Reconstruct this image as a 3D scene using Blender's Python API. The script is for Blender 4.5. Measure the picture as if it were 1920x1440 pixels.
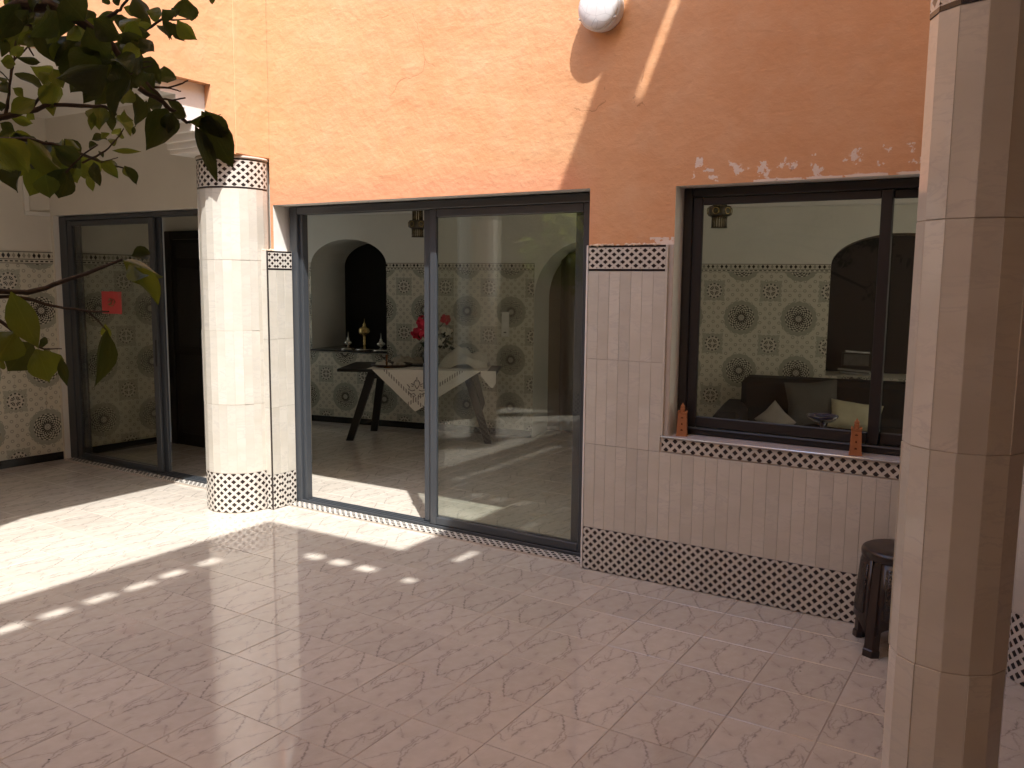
import bpy, bmesh, math, random
from mathutils import Vector, Matrix, Quaternion
random.seed(11)
PI = math.pi
C = bpy.context.scene.collection
sc = bpy.context.scene
for o in list(bpy.data.objects):
    bpy.data.objects.remove(o)

# ---------------------------------------------------------------- camera, sky, sun, exposure
cam_d = bpy.data.cameras.new('camera')
cam_d.sensor_width = 36.0
cam_d.lens = 36.0 * 1602.8 / 1920.0
cam_d.clip_start = 0.05
cam_d.clip_end = 500
cam = bpy.data.objects.new('camera', cam_d)
C.objects.link(cam)
CAMP = Vector((2.15467, -4.30684, 1.65))
def cam_axes(yaw, pitch, roll):
    f = Vector((math.sin(yaw)*math.cos(pitch), math.cos(yaw)*math.cos(pitch), math.sin(pitch)))
    r = Vector((math.cos(yaw), -math.sin(yaw), 0))
    u = r.cross(f)
    r2 = r*math.cos(roll)+u*math.sin(roll)
    u2 = u*math.cos(roll)-r*math.sin(roll)
    return r2, u2, f
RA, UA, FA = cam_axes(-0.55105, -0.12059, 0.01003)
cam.matrix_world = Matrix(((RA.x, UA.x, -FA.x, CAMP.x), (RA.y, UA.y, -FA.y, CAMP.y), (RA.z, UA.z, -FA.z, CAMP.z), (0, 0, 0, 1)))
sc.camera = cam

SUN = Vector((-0.41, 0.40, -1.0)).normalized()
world = bpy.data.worlds.new('World')
sc.world = world
world.use_nodes = True
wn = world.node_tree
wn.nodes.clear()
sky = wn.nodes.new('ShaderNodeTexSky')
sky.sky_type = 'NISHITA'
sky.sun_disc = False
sky.sun_elevation = math.asin(-SUN.z)
sky.sun_rotation = math.atan2(-SUN.x, -SUN.y)
sky.air_density = 1.0
sky.dust_density = 2.0
sky.ozone_density = 1.0
bg = wn.nodes.new('ShaderNodeBackground')
bg.inputs['Strength'].default_value = 0.15
wo = wn.nodes.new('ShaderNodeOutputWorld')
wn.links.new(sky.outputs[0], bg.inputs['Color'])
wn.links.new(bg.outputs[0], wo.inputs['Surface'])
sun_d = bpy.data.lights.new('sun', 'SUN')
sun_d.energy = 2.3
sun_d.angle = math.radians(0.7)
sun_d.color = (1.0, 0.985, 0.95)
sun = bpy.data.objects.new('sun', sun_d)
sun.rotation_euler = SUN.to_track_quat('-Z', 'Y').to_euler()
sun.location = (3, -4, 12)
C.objects.link(sun)
sc.view_settings.view_transform = 'Standard'
sc.view_settings.look = 'None'
sc.view_settings.gamma = 1.0
sc.view_settings.use_curve_mapping = False
sc.view_settings.exposure = 1.82
sc.render.engine = 'CYCLES'
cy = sc.cycles
cy.use_denoising = True
try:
    cy.denoiser = 'OPENIMAGEDENOISE'
    cy.denoising_input_passes = 'RGB_ALBEDO_NORMAL'
except Exception:
    pass
cy.caustics_reflective = False
cy.caustics_refractive = False
cy.max_bounces = 10
cy.diffuse_bounces = 7
cy.glossy_bounces = 5
cy.transmission_bounces = 6
cy.transparent_max_bounces = 20
cy.sample_clamp_indirect = 6.0

# ---------------------------------------------------------------- tagging helpers
def tag(o, label=None, cat=None, group=None, kind=None):
    if label: o['label'] = label
    if cat: o['category'] = cat
    if group: o['group'] = group
    if kind: o['kind'] = kind
    return o
def empty(name, loc=(0, 0, 0), rz=0.0, label=None, cat=None, group=None):
    o = bpy.data.objects.new(name, None)
    o.empty_display_size = 0.1
    o.location = loc
    o.rotation_euler = (0, 0, rz)
    C.objects.link(o)
    return tag(o, label, cat, group)
def place(name, mesh, loc=(0, 0, 0), rot=(0, 0, 0), parent=None, scale=None):
    o = bpy.data.objects.new(name, mesh)
    o.location = loc
    o.rotation_euler = rot
    if scale: o.scale = scale
    if parent: o.parent = parent
    C.objects.link(o)
    return o
def copy_tree(o, parent=None):
    c = o.copy()
    C.objects.link(c)
    c.parent = parent
    for ch in [x for x in bpy.data.objects if x.parent == o]:
        copy_tree(ch, c)
    return c

# ---------------------------------------------------------------- mesh builder
class MB:
    def __init__(s):
        s.v = []; s.f = []; s.mi = []; s.sm = []
    def face(s, idx, m=0, smooth=False):
        s.f.append(tuple(idx)); s.mi.append(m); s.sm.append(smooth)
    def poly(s, pts, m=0, smooth=False):
        b = len(s.v); s.v += [tuple(p) for p in pts]
        s.face(range(b, b+len(pts)), m, smooth)
    def box(s, x0, x1, y0, y1, z0, z1, m=0):
        b = len(s.v)
        s.v += [(x0,y0,z0),(x1,y0,z0),(x1,y1,z0),(x0,y1,z0),(x0,y0,z1),(x1,y0,z1),(x1,y1,z1),(x0,y1,z1)]
        for q in ((0,3,2,1),(4,5,6,7),(0,1,5,4),(1,2,6,5),(2,3,7,6),(3,0,4,7)):
            s.face([b+i for i in q], m)
        return s
    def bbox(s, x0, x1, y0, y1, z0, z1, r=0.003, m=0):
        bm = bmesh.new()
        bmesh.ops.create_cube(bm, size=1.0)
        for v in bm.verts:
            v.co = Vector(((x0+x1)/2+v.co.x*(x1-x0), (y0+y1)/2+v.co.y*(y1-y0), (z0+z1)/2+v.co.z*(z1-z0)))
        bmesh.ops.bevel(bm, geom=list(bm.edges), offset=r, segments=1, affect='EDGES')
        s.add_bm(bm, m)
        return s
    def add_bm(s, bm, m=0, smooth=False, mat=None):
        b = len(s.v)
        bm.verts.index_update()
        for v in bm.verts:
            co = mat @ v.co if mat else v.co
            s.v.append(tuple(co))
        for f in bm.faces:
            s.face([b+v.index for v in f.verts], m, smooth)
        bm.free()
    def tube(s, pts, radii, n=8, m=0, caps=True):
        pts = [Vector(p) for p in pts]
        if not hasattr(radii, '__len__'): radii = [radii]*len(pts)
        b = len(s.v)
        up = Vector((0, 0, 1))
        for i, p in enumerate(pts):
            t = (pts[min(i+1, len(pts)-1)]-pts[max(i-1, 0)]).normalized()
            a = t.cross(up)
            if a.length < 1e-3: a = t.cross(Vector((1, 0, 0)))
            a.normalize(); c2 = a.cross(t)
            for k in range(n):
                an = 2*PI*k/n
                s.v.append(tuple(p+(a*math.cos(an)+c2*math.sin(an))*radii[i]))
        for i in range(len(pts)-1):
            for k in range(n):
                k2 = (k+1) % n
                s.face((b+i*n+k, b+i*n+k2, b+(i+1)*n+k2, b+(i+1)*n+k), m, True)
        if caps:
            s.face([b+k for k in range(n)][::-1], m)
            e = b+(len(pts)-1)*n
            s.face([e+k for k in range(n)], m)
        return s
    def lathe(s, prof, n=24, m=0, origin=(0, 0, 0), axis='z', smooth=True, a0=0.0):
        b = len(s.v)
        ox, oy, oz = origin
        for (r, h) in prof:
            for k in range(n):
                an = a0+2*PI*k/n
                x, y = r*math.cos(an), r*math.sin(an)
                if axis == 'z': s.v.append((ox+x, oy+y, oz+h))
                elif axis == 'y': s.v.append((ox+x, oy+h, oz+y))
        for i in range(len(prof)-1):
            for k in range(n):
                k2 = (k+1) % n
                q = (b+i*n+k, b+i*n+k2, b+(i+1)*n+k2, b+(i+1)*n+k)
                s.face(q if axis == 'z' else q[::-1], m, smooth)
        s.face([b+k for k in range(n)][::-1] if axis == 'z' else [b+k for k in range(n)], m)
        e = b+(len(prof)-1)*n
        s.face([e+k for k in range(n)] if axis == 'z' else [e+k for k in range(n)][::-1], m)
        return s
    def prism(s, pts, y0, y1, m=0):
        """outline in (x,z), counter-clockwise seen from -y, extruded y0..y1"""
        n = len(pts); b = len(s.v)
        s.v += [(x, y0, z) for x, z in pts]+[(x, y1, z) for x, z in pts]
        s.face(range(b, b+n), m)
        s.face(range(b+2*n-1, b+n-1, -1), m)
        for i in range(n):
            j = (i+1) % n
            s.face((b+i, b+n+i, b+n+j, b+j), m)
        return s
    def mesh(s, name, mats):
        me = bpy.data.meshes.new(name)
        me.from_pydata(s.v, [], s.f)
        for mt in (mats if isinstance(mats, (list, tuple)) else [mats]):
            me.materials.append(mt)
        me.polygons.foreach_set('material_index', s.mi)
        me.polygons.foreach_set('use_smooth', s.sm)
        me.update()
        return me
    def build(s, name, mats, parent=None, shift=None):
        if shift:
            dx, dy, dz = shift
            s.v = [(x-dx, y-dy, z-dz) for x, y, z in s.v]
        return place(name, s.mesh(name, mats), parent=parent)

def cellwall(mb, us, zs, d0, d1, solid, tr, mats=(0, 1, 2)):
    """a wall with openings: cells us x zs, thickness d0..d1, tr maps (u,d,z) to xyz; front at d0"""
    n, k = len(us)-1, len(zs)-1
    S = [[solid((us[i]+us[i+1])/2, (zs[j]+zs[j+1])/2) for j in range(k)] for i in range(n)]
    get = lambda i, j: 0 <= i < n and 0 <= j < k and S[i][j]
    for i in range(n):
        for j in range(k):
            if not S[i][j]: continue
            a, b, c, d = us[i], us[i+1], zs[j], zs[j+1]
            mb.poly([tr(a, d0, c), tr(b, d0, c), tr(b, d0, d), tr(a, d0, d)], mats[0])
            mb.poly([tr(b, d1, c), tr(a, d1, c), tr(a, d1, d), tr(b, d1, d)], mats[1])
            if not get(i-1, j): mb.poly([tr(a, d1, c), tr(a, d0, c), tr(a, d0, d), tr(a, d1, d)], mats[2])
            if not get(i+1, j): mb.poly([tr(b, d0, c), tr(b, d1, c), tr(b, d1, d), tr(b, d0, d)], mats[2])
            if not get(i, j-1): mb.poly([tr(a, d1, c), tr(b, d1, c), tr(b, d0, c), tr(a, d0, c)], mats[2])
            if not get(i, j+1): mb.poly([tr(a, d0, d), tr(b, d0, d), tr(b, d1, d), tr(a, d1, d)], mats[2])

# ---------------------------------------------------------------- node helpers
class Mat:
    def __init__(s, name):
        s.m = bpy.data.materials.new(name)
        s.m.use_nodes = True
        s.t = s.m.node_tree
        s.t.nodes.clear()
        s.out = s.t.nodes.new('ShaderNodeOutputMaterial')
    def n(s, typ, **kw):
        nd = s.t.nodes.new(typ)
        for k, v in kw.items(): setattr(nd, k, v)
        return nd
    def link(s, a, b): s.t.links.new(a, b)
    def put(s, v, sock):
        if isinstance(v, (int, float)): sock.default_value = v
        elif isinstance(v, tuple): sock.default_value = v if len(v) == len(sock.default_value) else (*v, 1.0)[:len(sock.default_value)]
        else: s.link(v, sock)
    def M(s, op, a, b=None, c=None, clamp=False):
        nd = s.n('ShaderNodeMath', operation=op, use_clamp=clamp)
        s.put(a, nd.inputs[0])
        if b is not None: s.put(b, nd.inputs[1])
        if c is not None: s.put(c, nd.inputs[2])
        return nd.outputs[0]
    def add(s, a, b): return s.M('ADD', a, b)
    def sub(s, a, b): return s.M('SUBTRACT', a, b)
    def mul(s, a, b): return s.M('MULTIPLY', a, b)
    def lt(s, a, b): return s.M('LESS_THAN', a, b)
    def gt(s, a, b): return s.M('GREATER_THAN', a, b)
    def mx(s, a, b): return s.M('MAXIMUM', a, b)
    def mn(s, a, b): return s.M('MINIMUM', a, b)
    def mix(s, f, a, b, blend='MIX'):
        nd = s.n('ShaderNodeMix', data_type='RGBA', blend_type=blend)
        s.put(f, nd.inputs[0]); s.put(a, nd.inputs[6]); s.put(b, nd.inputs[7])
        return nd.outputs[2]
    def ramp(s, f, stops, interp='LINEAR'):
        nd = s.n('ShaderNodeValToRGB')
        nd.color_ramp.interpolation = interp
        el = nd.color_ramp.elements
        while len(el) < len(stops): el.new(0.5)
        for e, (p, c) in zip(el, stops):
            e.position = p
            e.color = (c, c, c, 1) if isinstance(c, (int, float)) else (*c, 1)
        s.link(f, nd.inputs[0])
        return nd.outputs[0]
    def noise(s, vec, scale, detail=3.0, rough=0.5, dist=0.0):
        nd = s.n('ShaderNodeTexNoise')
        nd.inputs['Scale'].default_value = scale
        nd.inputs['Detail'].default_value = detail
        nd.inputs['Roughness'].default_value = rough
        nd.inputs['Distortion'].default_value = dist
        if vec is not None: s.link(vec, nd.inputs['Vector'])
        return nd.outputs[0]
    def noisec(s, vec, scale, detail=3.0):
        nd = s.n('ShaderNodeTexNoise')
        nd.inputs['Scale'].default_value = scale
        nd.inputs['Detail'].default_value = detail
        if vec is not None: s.link(vec, nd.inputs['Vector'])
        return nd.outputs[1]
    def pos(s): return s.n('ShaderNodeNewGeometry').outputs['Position']
    def obj(s, ref=None):
        nd = s.n('ShaderNodeTexCoord')
        if ref: nd.object = ref
        return nd.outputs['Object']
    def uv(s): return s.n('ShaderNodeTexCoord').outputs['UV']
    def rnd(s): return s.n('ShaderNodeObjectInfo').outputs['Random']
    def xyz(s, v):
        nd = s.n('ShaderNodeSeparateXYZ'); s.link(v, nd.inputs[0]); return nd.outputs
    def vec(s, x, y, z):
        nd = s.n('ShaderNodeCombineXYZ')
        for i, q in enumerate((x, y, z)): s.put(q, nd.inputs[i])
        return nd.outputs[0]
    def vmath(s, op, a, b):
        nd = s.n('ShaderNodeVectorMath', operation=op)
        s.put(a, nd.inputs[0]); s.put(b, nd.inputs[1])
        return nd.outputs[0]
    def mapping(s, v, rot=(0, 0, 0), scale=(1, 1, 1), loc=(0, 0, 0)):
        nd = s.n('ShaderNodeMapping')
        nd.inputs['Rotation'].default_value = rot
        nd.inputs['Scale'].default_value = scale
        nd.inputs['Location'].default_value = loc
        s.link(v, nd.inputs[0])
        return nd.outputs[0]
    def bump(s, h, strength=0.3, dist=0.01, normal=None):
        nd = s.n('ShaderNodeBump')
        nd.inputs['Strength'].default_value = strength
        nd.inputs['Distance'].default_value = dist
        s.link(h, nd.inputs['Height'])
        if normal is not None: s.link(normal, nd.inputs['Normal'])
        return nd.outputs[0]
    def bsdf(s, color, rough=0.6, spec=0.5, metal=0.0, normal=None, **kw):
        nd = s.n('ShaderNodeBsdfPrincipled')
        s.put(color, nd.inputs['Base Color'])
        s.put(rough, nd.inputs['Roughness'])
        s.put(spec, nd.inputs['Specular IOR Level'])
        s.put(metal, nd.inputs['Metallic'])
        if normal is not None: s.link(normal, nd.inputs['Normal'])
        for k, v in kw.items(): s.put(v, nd.inputs[k])
        return nd.outputs[0]
    def done(s, sh):
        s.link(sh, s.out.inputs['Surface'])
        return s.m

def simple(name, col, rough=0.6, spec=0.4, metal=0.0, vary=0.12, scale=18.0, bump=0.08, bdist=0.004):
    k = Mat(name)
    p = k.obj()
    f = k.noise(p, scale, 4)
    c = k.mix(f, tuple(x*(1-vary) for x in col), tuple(min(1, x*(1+vary)) for x in col))
    nm = k.bump(k.noise(p, scale*6, 3), bump, bdist) if bump else None
    r = k.add(rough-0.06, k.mul(f, 0.12))
    return k.done(k.bsdf(c, r, spec, metal, nm))

# ---------------------------------------------------------------- materials
def mat_plaster_orange():
    k = Mat('plaster_orange')
    p = k.pos()
    x, y, z = k.xyz(p)
    n1 = k.noise(p, 1.3, 5, 0.6)
    n2 = k.noise(p, 6.0, 5, 0.6)
    n3 = k.noise(p, 55.0, 4, 0.6)
    c = k.mix(k.ramp(n1, [(0.35, 0.0), (0.65, 1.0)]), (0.655, 0.36, 0.19), (0.615, 0.315, 0.155))
    c = k.mix(k.mul(k.ramp(n2, [(0.45, 0.0), (0.75, 1.0)]), 0.55), c, (0.665, 0.405, 0.24))
    # rosier repaint just above the lintels
    edge = k.add(z, k.mul(k.sub(n2, 0.5), 0.16))
    band = k.ramp(k.sub(edge, 2.15), [(0.06, 1.0), (0.2, 0.0)])
    band = k.mul(band, k.ramp(k.add(x, k.mul(n1, 0.3)), [(0.0, 1.0), (0.25, 0.0)]))
    c = k.mix(k.mul(band, 0.55), c, (0.66, 0.27, 0.16))
    # flaked paint along the window head and at the tile edge
    n4 = k.noise(p, 12.0, 7, 0.66)
    fl = k.mul(k.gt(z, 2.14), k.lt(z, 2.285))
    fl = k.mul(fl, k.mul(k.gt(x, 0.55), k.lt(x, 1.75)))
    th = k.add(0.55, k.mul(k.M('ABSOLUTE', k.sub(z, 2.215)), 0.7))
    flake = k.mul(fl, k.gt(n4, th))
    e2 = k.mul(k.mul(k.gt(x, 0.36), k.lt(x, 0.5)), k.mul(k.gt(z, 1.83), k.lt(z, 1.885)))
    flake = k.mx(flake, k.mul(e2, k.gt(n4, 0.47)))
    e3 = k.mul(k.mul(k.gt(x, 0.9), k.lt(x, 1.75)), k.mul(k.gt(z, 2.135), k.lt(k.add(z, k.mul(n4, -0.03)), 2.142)))
    flake = k.mx(flake, k.mul(e3, k.gt(n4, 0.42)))
    c = k.mix(flake, c, (0.74, 0.62, 0.53))
    # hairline cracks
    vo = k.n('ShaderNodeTexVoronoi', feature='DISTANCE_TO_EDGE')
    vo.inputs['Scale'].default_value = 0.9
    k.link(k.vmath('ADD', p, k.vmath('MULTIPLY', k.noisec(p, 2.2, 5), (0.5, 0.5, 0.5))), vo.inputs['Vector'])
    crack = k.mul(k.lt(vo.outputs['Distance'], 0.0028), k.gt(n1, 0.575))
    c = k.mix(k.mul(crack, 0.45), c, (0.30, 0.14, 0.07))
    spots = k.n('ShaderNodeTexVoronoi')
    spots.inputs['Scale'].default_value = 2.3
    k.link(p, spots.inputs['Vector'])
    c = k.mix(k.mul(k.lt(spots.outputs['Distance'], 0.012), 0.8), c, (0.08, 0.04, 0.03))
    n5 = k.noise(p, 24.0, 4, 0.6)
    h = k.add(k.mul(n1, 1.0), k.add(k.mul(n2, 0.5), k.add(k.mul(n5, 0.05), k.mul(n3, 0.045))))
    h = k.sub(h, k.mul(flake, 0.12))
    h = k.sub(h, k.mul(crack, 0.1))
    # trowel marks
    tw = k.noise(k.mapping(p, (0, 0.9, 0), (1, 1, 3.2)), 4.5, 5, 0.6, 0.8)
    h = k.add(h, k.mul(tw, 0.15))
    nm = k.bump(h, 0.36, 0.045)
    return k.done(k.bsdf(c, 0.85, 0.2, 0, nm))

def mat_plaster(name, col, bump=0.25):
    k = Mat(name)
    p = k.pos()
    n1 = k.noise(p, 2.0, 5, 0.6); n2 = k.noise(p, 14.0, 4)
    c = k.mix(k.ramp(n1, [(0.3, 0.0), (0.7, 1.0)]), tuple(x*0.93 for x in col), col)
    h = k.add(k.mul(n1, 1.0), k.mul(n2, 0.2))
    return k.done(k.bsdf(c, 0.75, 0.3, 0, k.bump(h, bump, 0.03)))

def mat_marble_strip():
    k = Mat('marble_strip')
    p = k.obj()
    r = k.rnd()
    q = k.vmath('ADD', p, k.vec(k.mul(r, 37.0), k.mul(r, 11.0), k.mul(r, 71.0)))
    q2 = k.mapping(q, (0, 0.75, 0), (1, 1, 3.2))
    n = k.noise(q2, 5.0, 6, 0.62, 0.6)
    v = k.M('ABSOLUTE', k.sub(n, 0.5))
    vein = k.ramp(v, [(0.0, 1.0), (0.035, 0.0)])
    cl = k.noise(q2, 2.2, 3)
    c = k.mix(k.ramp(cl, [(0.35, 0.0), (0.65, 1.0)]), (0.535, 0.50, 0.43), (0.59, 0.557, 0.49))
    c = k.mix(k.mul(vein, k.ramp(cl, [(0.4, 0.1), (0.7, 0.5)])), c, (0.41, 0.39, 0.37))
    b = k.add(0.93, k.mul(r, 0.13))
    c = k.mix(1.0, c, k.vec(b, b, b), 'MULTIPLY')
    nm = k.bump(k.noise(q, 9.0, 2), 0.2, 0.006)
    return k.done(k.bsdf(c, 0.09, 0.55, 0, nm))

def mat_lattice(name, px, pz, ref=None, line=None, zc=0.0, ox=0.0):
    """printed tile: black lozenges between crossing ivory straps; line = half height that carries black lines"""
    k = Mat(name)
    x, y, z = k.xyz(k.obj(ref))
    zl = k.xyz(k.obj())[2]
    xs_ = k.M('DIVIDE', k.add(x, ox), px)
    zs_ = k.M('DIVIDE', k.sub(z, zc), pz)
    fq = k.M('ABSOLUTE', k.sub(k.M('FRACT', k.add(xs_, zs_)), 0.5))
    fw = k.M('ABSOLUTE', k.sub(k.M('FRACT', k.sub(xs_, zs_)), 0.5))
    m = k.mx(fq, fw)
    blk = k.lt(m, 0.285)
    rim = k.mul(k.gt(m, 0.285), k.lt(m, 0.315))
    c = k.mix(rim, (0.56, 0.53, 0.48), (0.40, 0.33, 0.27))
    over = k.mul(k.gt(fq, 0.44), k.lt(fw, 0.30))
    c = k.mix(k.mul(over, 0.4), c, (0.48, 0.40, 0.33))
    c = k.mix(blk, c, (0.022, 0.016, 0.016))
    if line:
        za = k.M('ABSOLUTE', zl)
        c = k.mix(k.gt(za, line-0.015), c, (0.56, 0.53, 0.48))
        c = k.mix(k.gt(za, line-0.012), c, (0.022, 0.016, 0.016))
    b = k.add(0.94, k.mul(k.rnd(), 0.12))
    c = k.mix(1.0, c, k.vec(b, b, b), 'MULTIPLY')
    return k.done(k.bsdf(c, 0.16, 0.5))

VEINS = [(1.0,[(0.141,0.169),(0.173,0.338),(0.163,0.484),(0.213,0.569),(0.309,0.789),(0.348,0.929),(0.414,1.002)]),(1.1,[(0.414,1.002),(0.502,0.862),(0.573,0.717),(0.63,0.505),(0.599,0.314),(0.595,0.124),(0.587,0.036)]),(0.6,[(0.61,0.691),(0.69,0.566),(0.693,0.299),(0.631,0.234)]),(0.8,[(0.029,0.244),(0.141,0.169)]),(0.45,[(0.163,0.484),(0.104,0.371),(0.066,0.49),(0.09,0.617)]),(0.6,[(0.105,0.691),(0.171,0.593),(0.196,0.616),(0.17,0.752),(0.118,0.955)]),(0.7,[(0.903,0.985),(0.835,0.855),(0.763,0.724),(0.682,0.62)]),(0.35,[(0.785,0.382),(0.897,0.314),(0.986,0.215)]),(0.4,[(0.34,0.202),(0.336,0.264)]),(0.5,[(0.159,1.001),(0.292,0.988),(0.311,0.862)]),(0.5,[(0.666,0.538),(0.653,0.308),(0.596,0.146)]),(0.45,[(0.083,0.332),(0.043,0.428),(0.031,0.643)])]
def mat_floor():
    k = Mat('floor_marble_tile')
    uv = k.uv()
    r = k.rnd()
    g = k.mapping(uv, (0, 0, 0.62), (1, 1, 1))
    w1 = k.vmath('SUBTRACT', k.noisec(uv, 3.2, 2), (0.5, 0.5, 0.5))
    w2 = k.vmath('SUBTRACT', k.noisec(uv, 15.0, 4), (0.5, 0.5, 0.5))
    gd = k.vmath('ADD', uv, k.vmath('ADD', k.vmath('MULTIPLY', w1, (0.20, 0.20, 0.0)), k.vmath('MULTIPLY', w2, (0.045, 0.045, 0.0))))
    def cells(rot, sc2, loc):
        nd = k.n('ShaderNodeTexVoronoi', feature='DISTANCE_TO_EDGE', voronoi_dimensions='2D')
        nd.inputs['Scale'].default_value = 1.0
        r1 = k.mapping(gd, (0, 0, rot))
        k.link(k.mapping(r1, (0, 0, 0), sc2, loc), nd.inputs['Vector'])
        return nd.outputs['Distance']
    db = cells(-1.25, (1.7, 5.6, 1), (5.2, 3.4, 0))
    fade = k.noise(uv, 7.0, 3, 0.6)
    fade2 = k.noise(k.mapping(uv, (0, 0, 0), (1, 1, 1), (3, 2, 0)), 4.2, 3, 0.6)
    # the printed veins: one drawing repeated on every tile
    pw = k.vmath('ADD', uv, k.vmath('ADD', k.vmath('MULTIPLY', w2, (0.075, 0.075, 0.0)), k.vmath('MULTIPLY', w1, (0.07, 0.07, 0.0))))
    nd = k.n('ShaderNodeVectorMath', operation='MULTIPLY'); k.link(pw, nd.inputs[0]); nd.inputs[1].default_value = (1, 1, 0)
    pw = nd.outputs[0]
    groups = {}
    prev = None
    for (w, pts) in VEINS:
        for q in range(len(pts)-1):
            (ax, ay), (bx, by) = pts[q], pts[q+1]
            dx, dy = bx-ax, by-ay
            L2 = dx*dx+dy*dy
            src = pw
            if prev is not None:      # evaluated one after the other, which keeps the shader small
                ch = k.n('ShaderNodeVectorMath', operation='MULTIPLY_ADD'); k.link(prev, ch.inputs[0]); ch.inputs[1].default_value = (1e-7, 1e-7, 0); k.link(pw, ch.inputs[2]); src = ch.outputs[0]
            s0 = k.n('ShaderNodeVectorMath', operation='SUBTRACT'); k.link(src, s0.inputs[0]); s0.inputs[1].default_value = (ax, ay, 0)
            d0 = k.n('ShaderNodeVectorMath', operation='DOT_PRODUCT'); k.link(s0.outputs[0], d0.inputs[0]); d0.inputs[1].default_value = (dx/L2, dy/L2, 0)
            t = k.M('MULTIPLY', d0.outputs['Value'], 1.0, clamp=True)
            sc3 = k.n('ShaderNodeVectorMath', operation='SCALE'); sc3.inputs[0].default_value = (dx, dy, 0); k.link(t, sc3.inputs['Scale'])
            ds = k.n('ShaderNodeVectorMath', operation='DISTANCE'); k.link(s0.outputs[0], ds.inputs[0]); k.link(sc3.outputs[0], ds.inputs[1])
            key = 0 if w > 0.75 else 1
            o = ds.outputs['Value']
            groups[key] = o if key not in groups else k.mn(groups[key], o)
            prev = groups[key]
    wid = k.add(0.007, k.mul(k.ramp(fade, [(0.40, 0.0), (0.65, 1.0)]), 0.016))
    v1 = k.mul(k.sub(1.0, k.M('DIVIDE', groups[0], wid, clamp=True)), k.ramp(fade, [(0.33, 0.25), (0.58, 1.0)]))
    v3 = k.mul(k.sub(1.0, k.M('DIVIDE', groups[1], k.mul(wid, 0.9), clamp=True)), k.ramp(fade2, [(0.33, 0.3), (0.55, 0.85)]))
    v1 = k.mx(v1, k.mul(v3, 0.75))
    halo = k.mul(k.ramp(k.mn(groups[0], groups[1]), [(0.0, 1.0), (0.06, 0.0)]), k.ramp(fade, [(0.42, 0.0), (0.62, 1.0)]))
    v2 = k.mul(k.ramp(db, [(0.0, 1.0), (0.022, 0.0)]), k.ramp(fade2, [(0.45, 0.0), (0.6, 0.5)]))
    cl = k.noise(g, 5.0, 5)
    c = k.mix(k.ramp(cl, [(0.3, 0.0), (0.7, 1.0)]), (0.505, 0.45, 0.385), (0.565, 0.515, 0.45))
    c = k.mix(k.mul(halo, 0.36), c, (0.36, 0.315, 0.29))
    c = k.mix(k.mul(v2, 0.62), c, (0.26, 0.215, 0.19))
    c = k.mix(k.mul(v1, 0.64), c, (0.17, 0.135, 0.12))
    sp_ = k.n('ShaderNodeTexVoronoi'); sp_.inputs['Scale'].default_value = 3.1; k.link(k.pos(), sp_.inputs['Vector'])
    c = k.mix(k.mul(k.lt(sp_.outputs['Distance'], 0.013), 0.85), c, (0.05, 0.04, 0.035))
    dust = k.noise(k.pos(), 1.1, 5, 0.65)
    c = k.mix(k.mul(k.ramp(dust, [(0.45, 0.0), (0.7, 1.0)]), 0.16), c, (0.42, 0.35, 0.28))
    b = k.add(0.93, k.mul(r, 0.12))
    c = k.mix(1.0, c, k.vec(b, b, b), 'MULTIPLY')
    p = k.pos()
    smudge = k.noise(p, 2.5, 5, 0.6)
    rough = k.add(0.025, k.mul(smudge, 0.075))
    nm = k.bump(k.noise(p, 5.0, 2), 0.03, 0.004)
    return k.done(k.bsdf(c, rough, 0.85, 0, nm))

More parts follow.
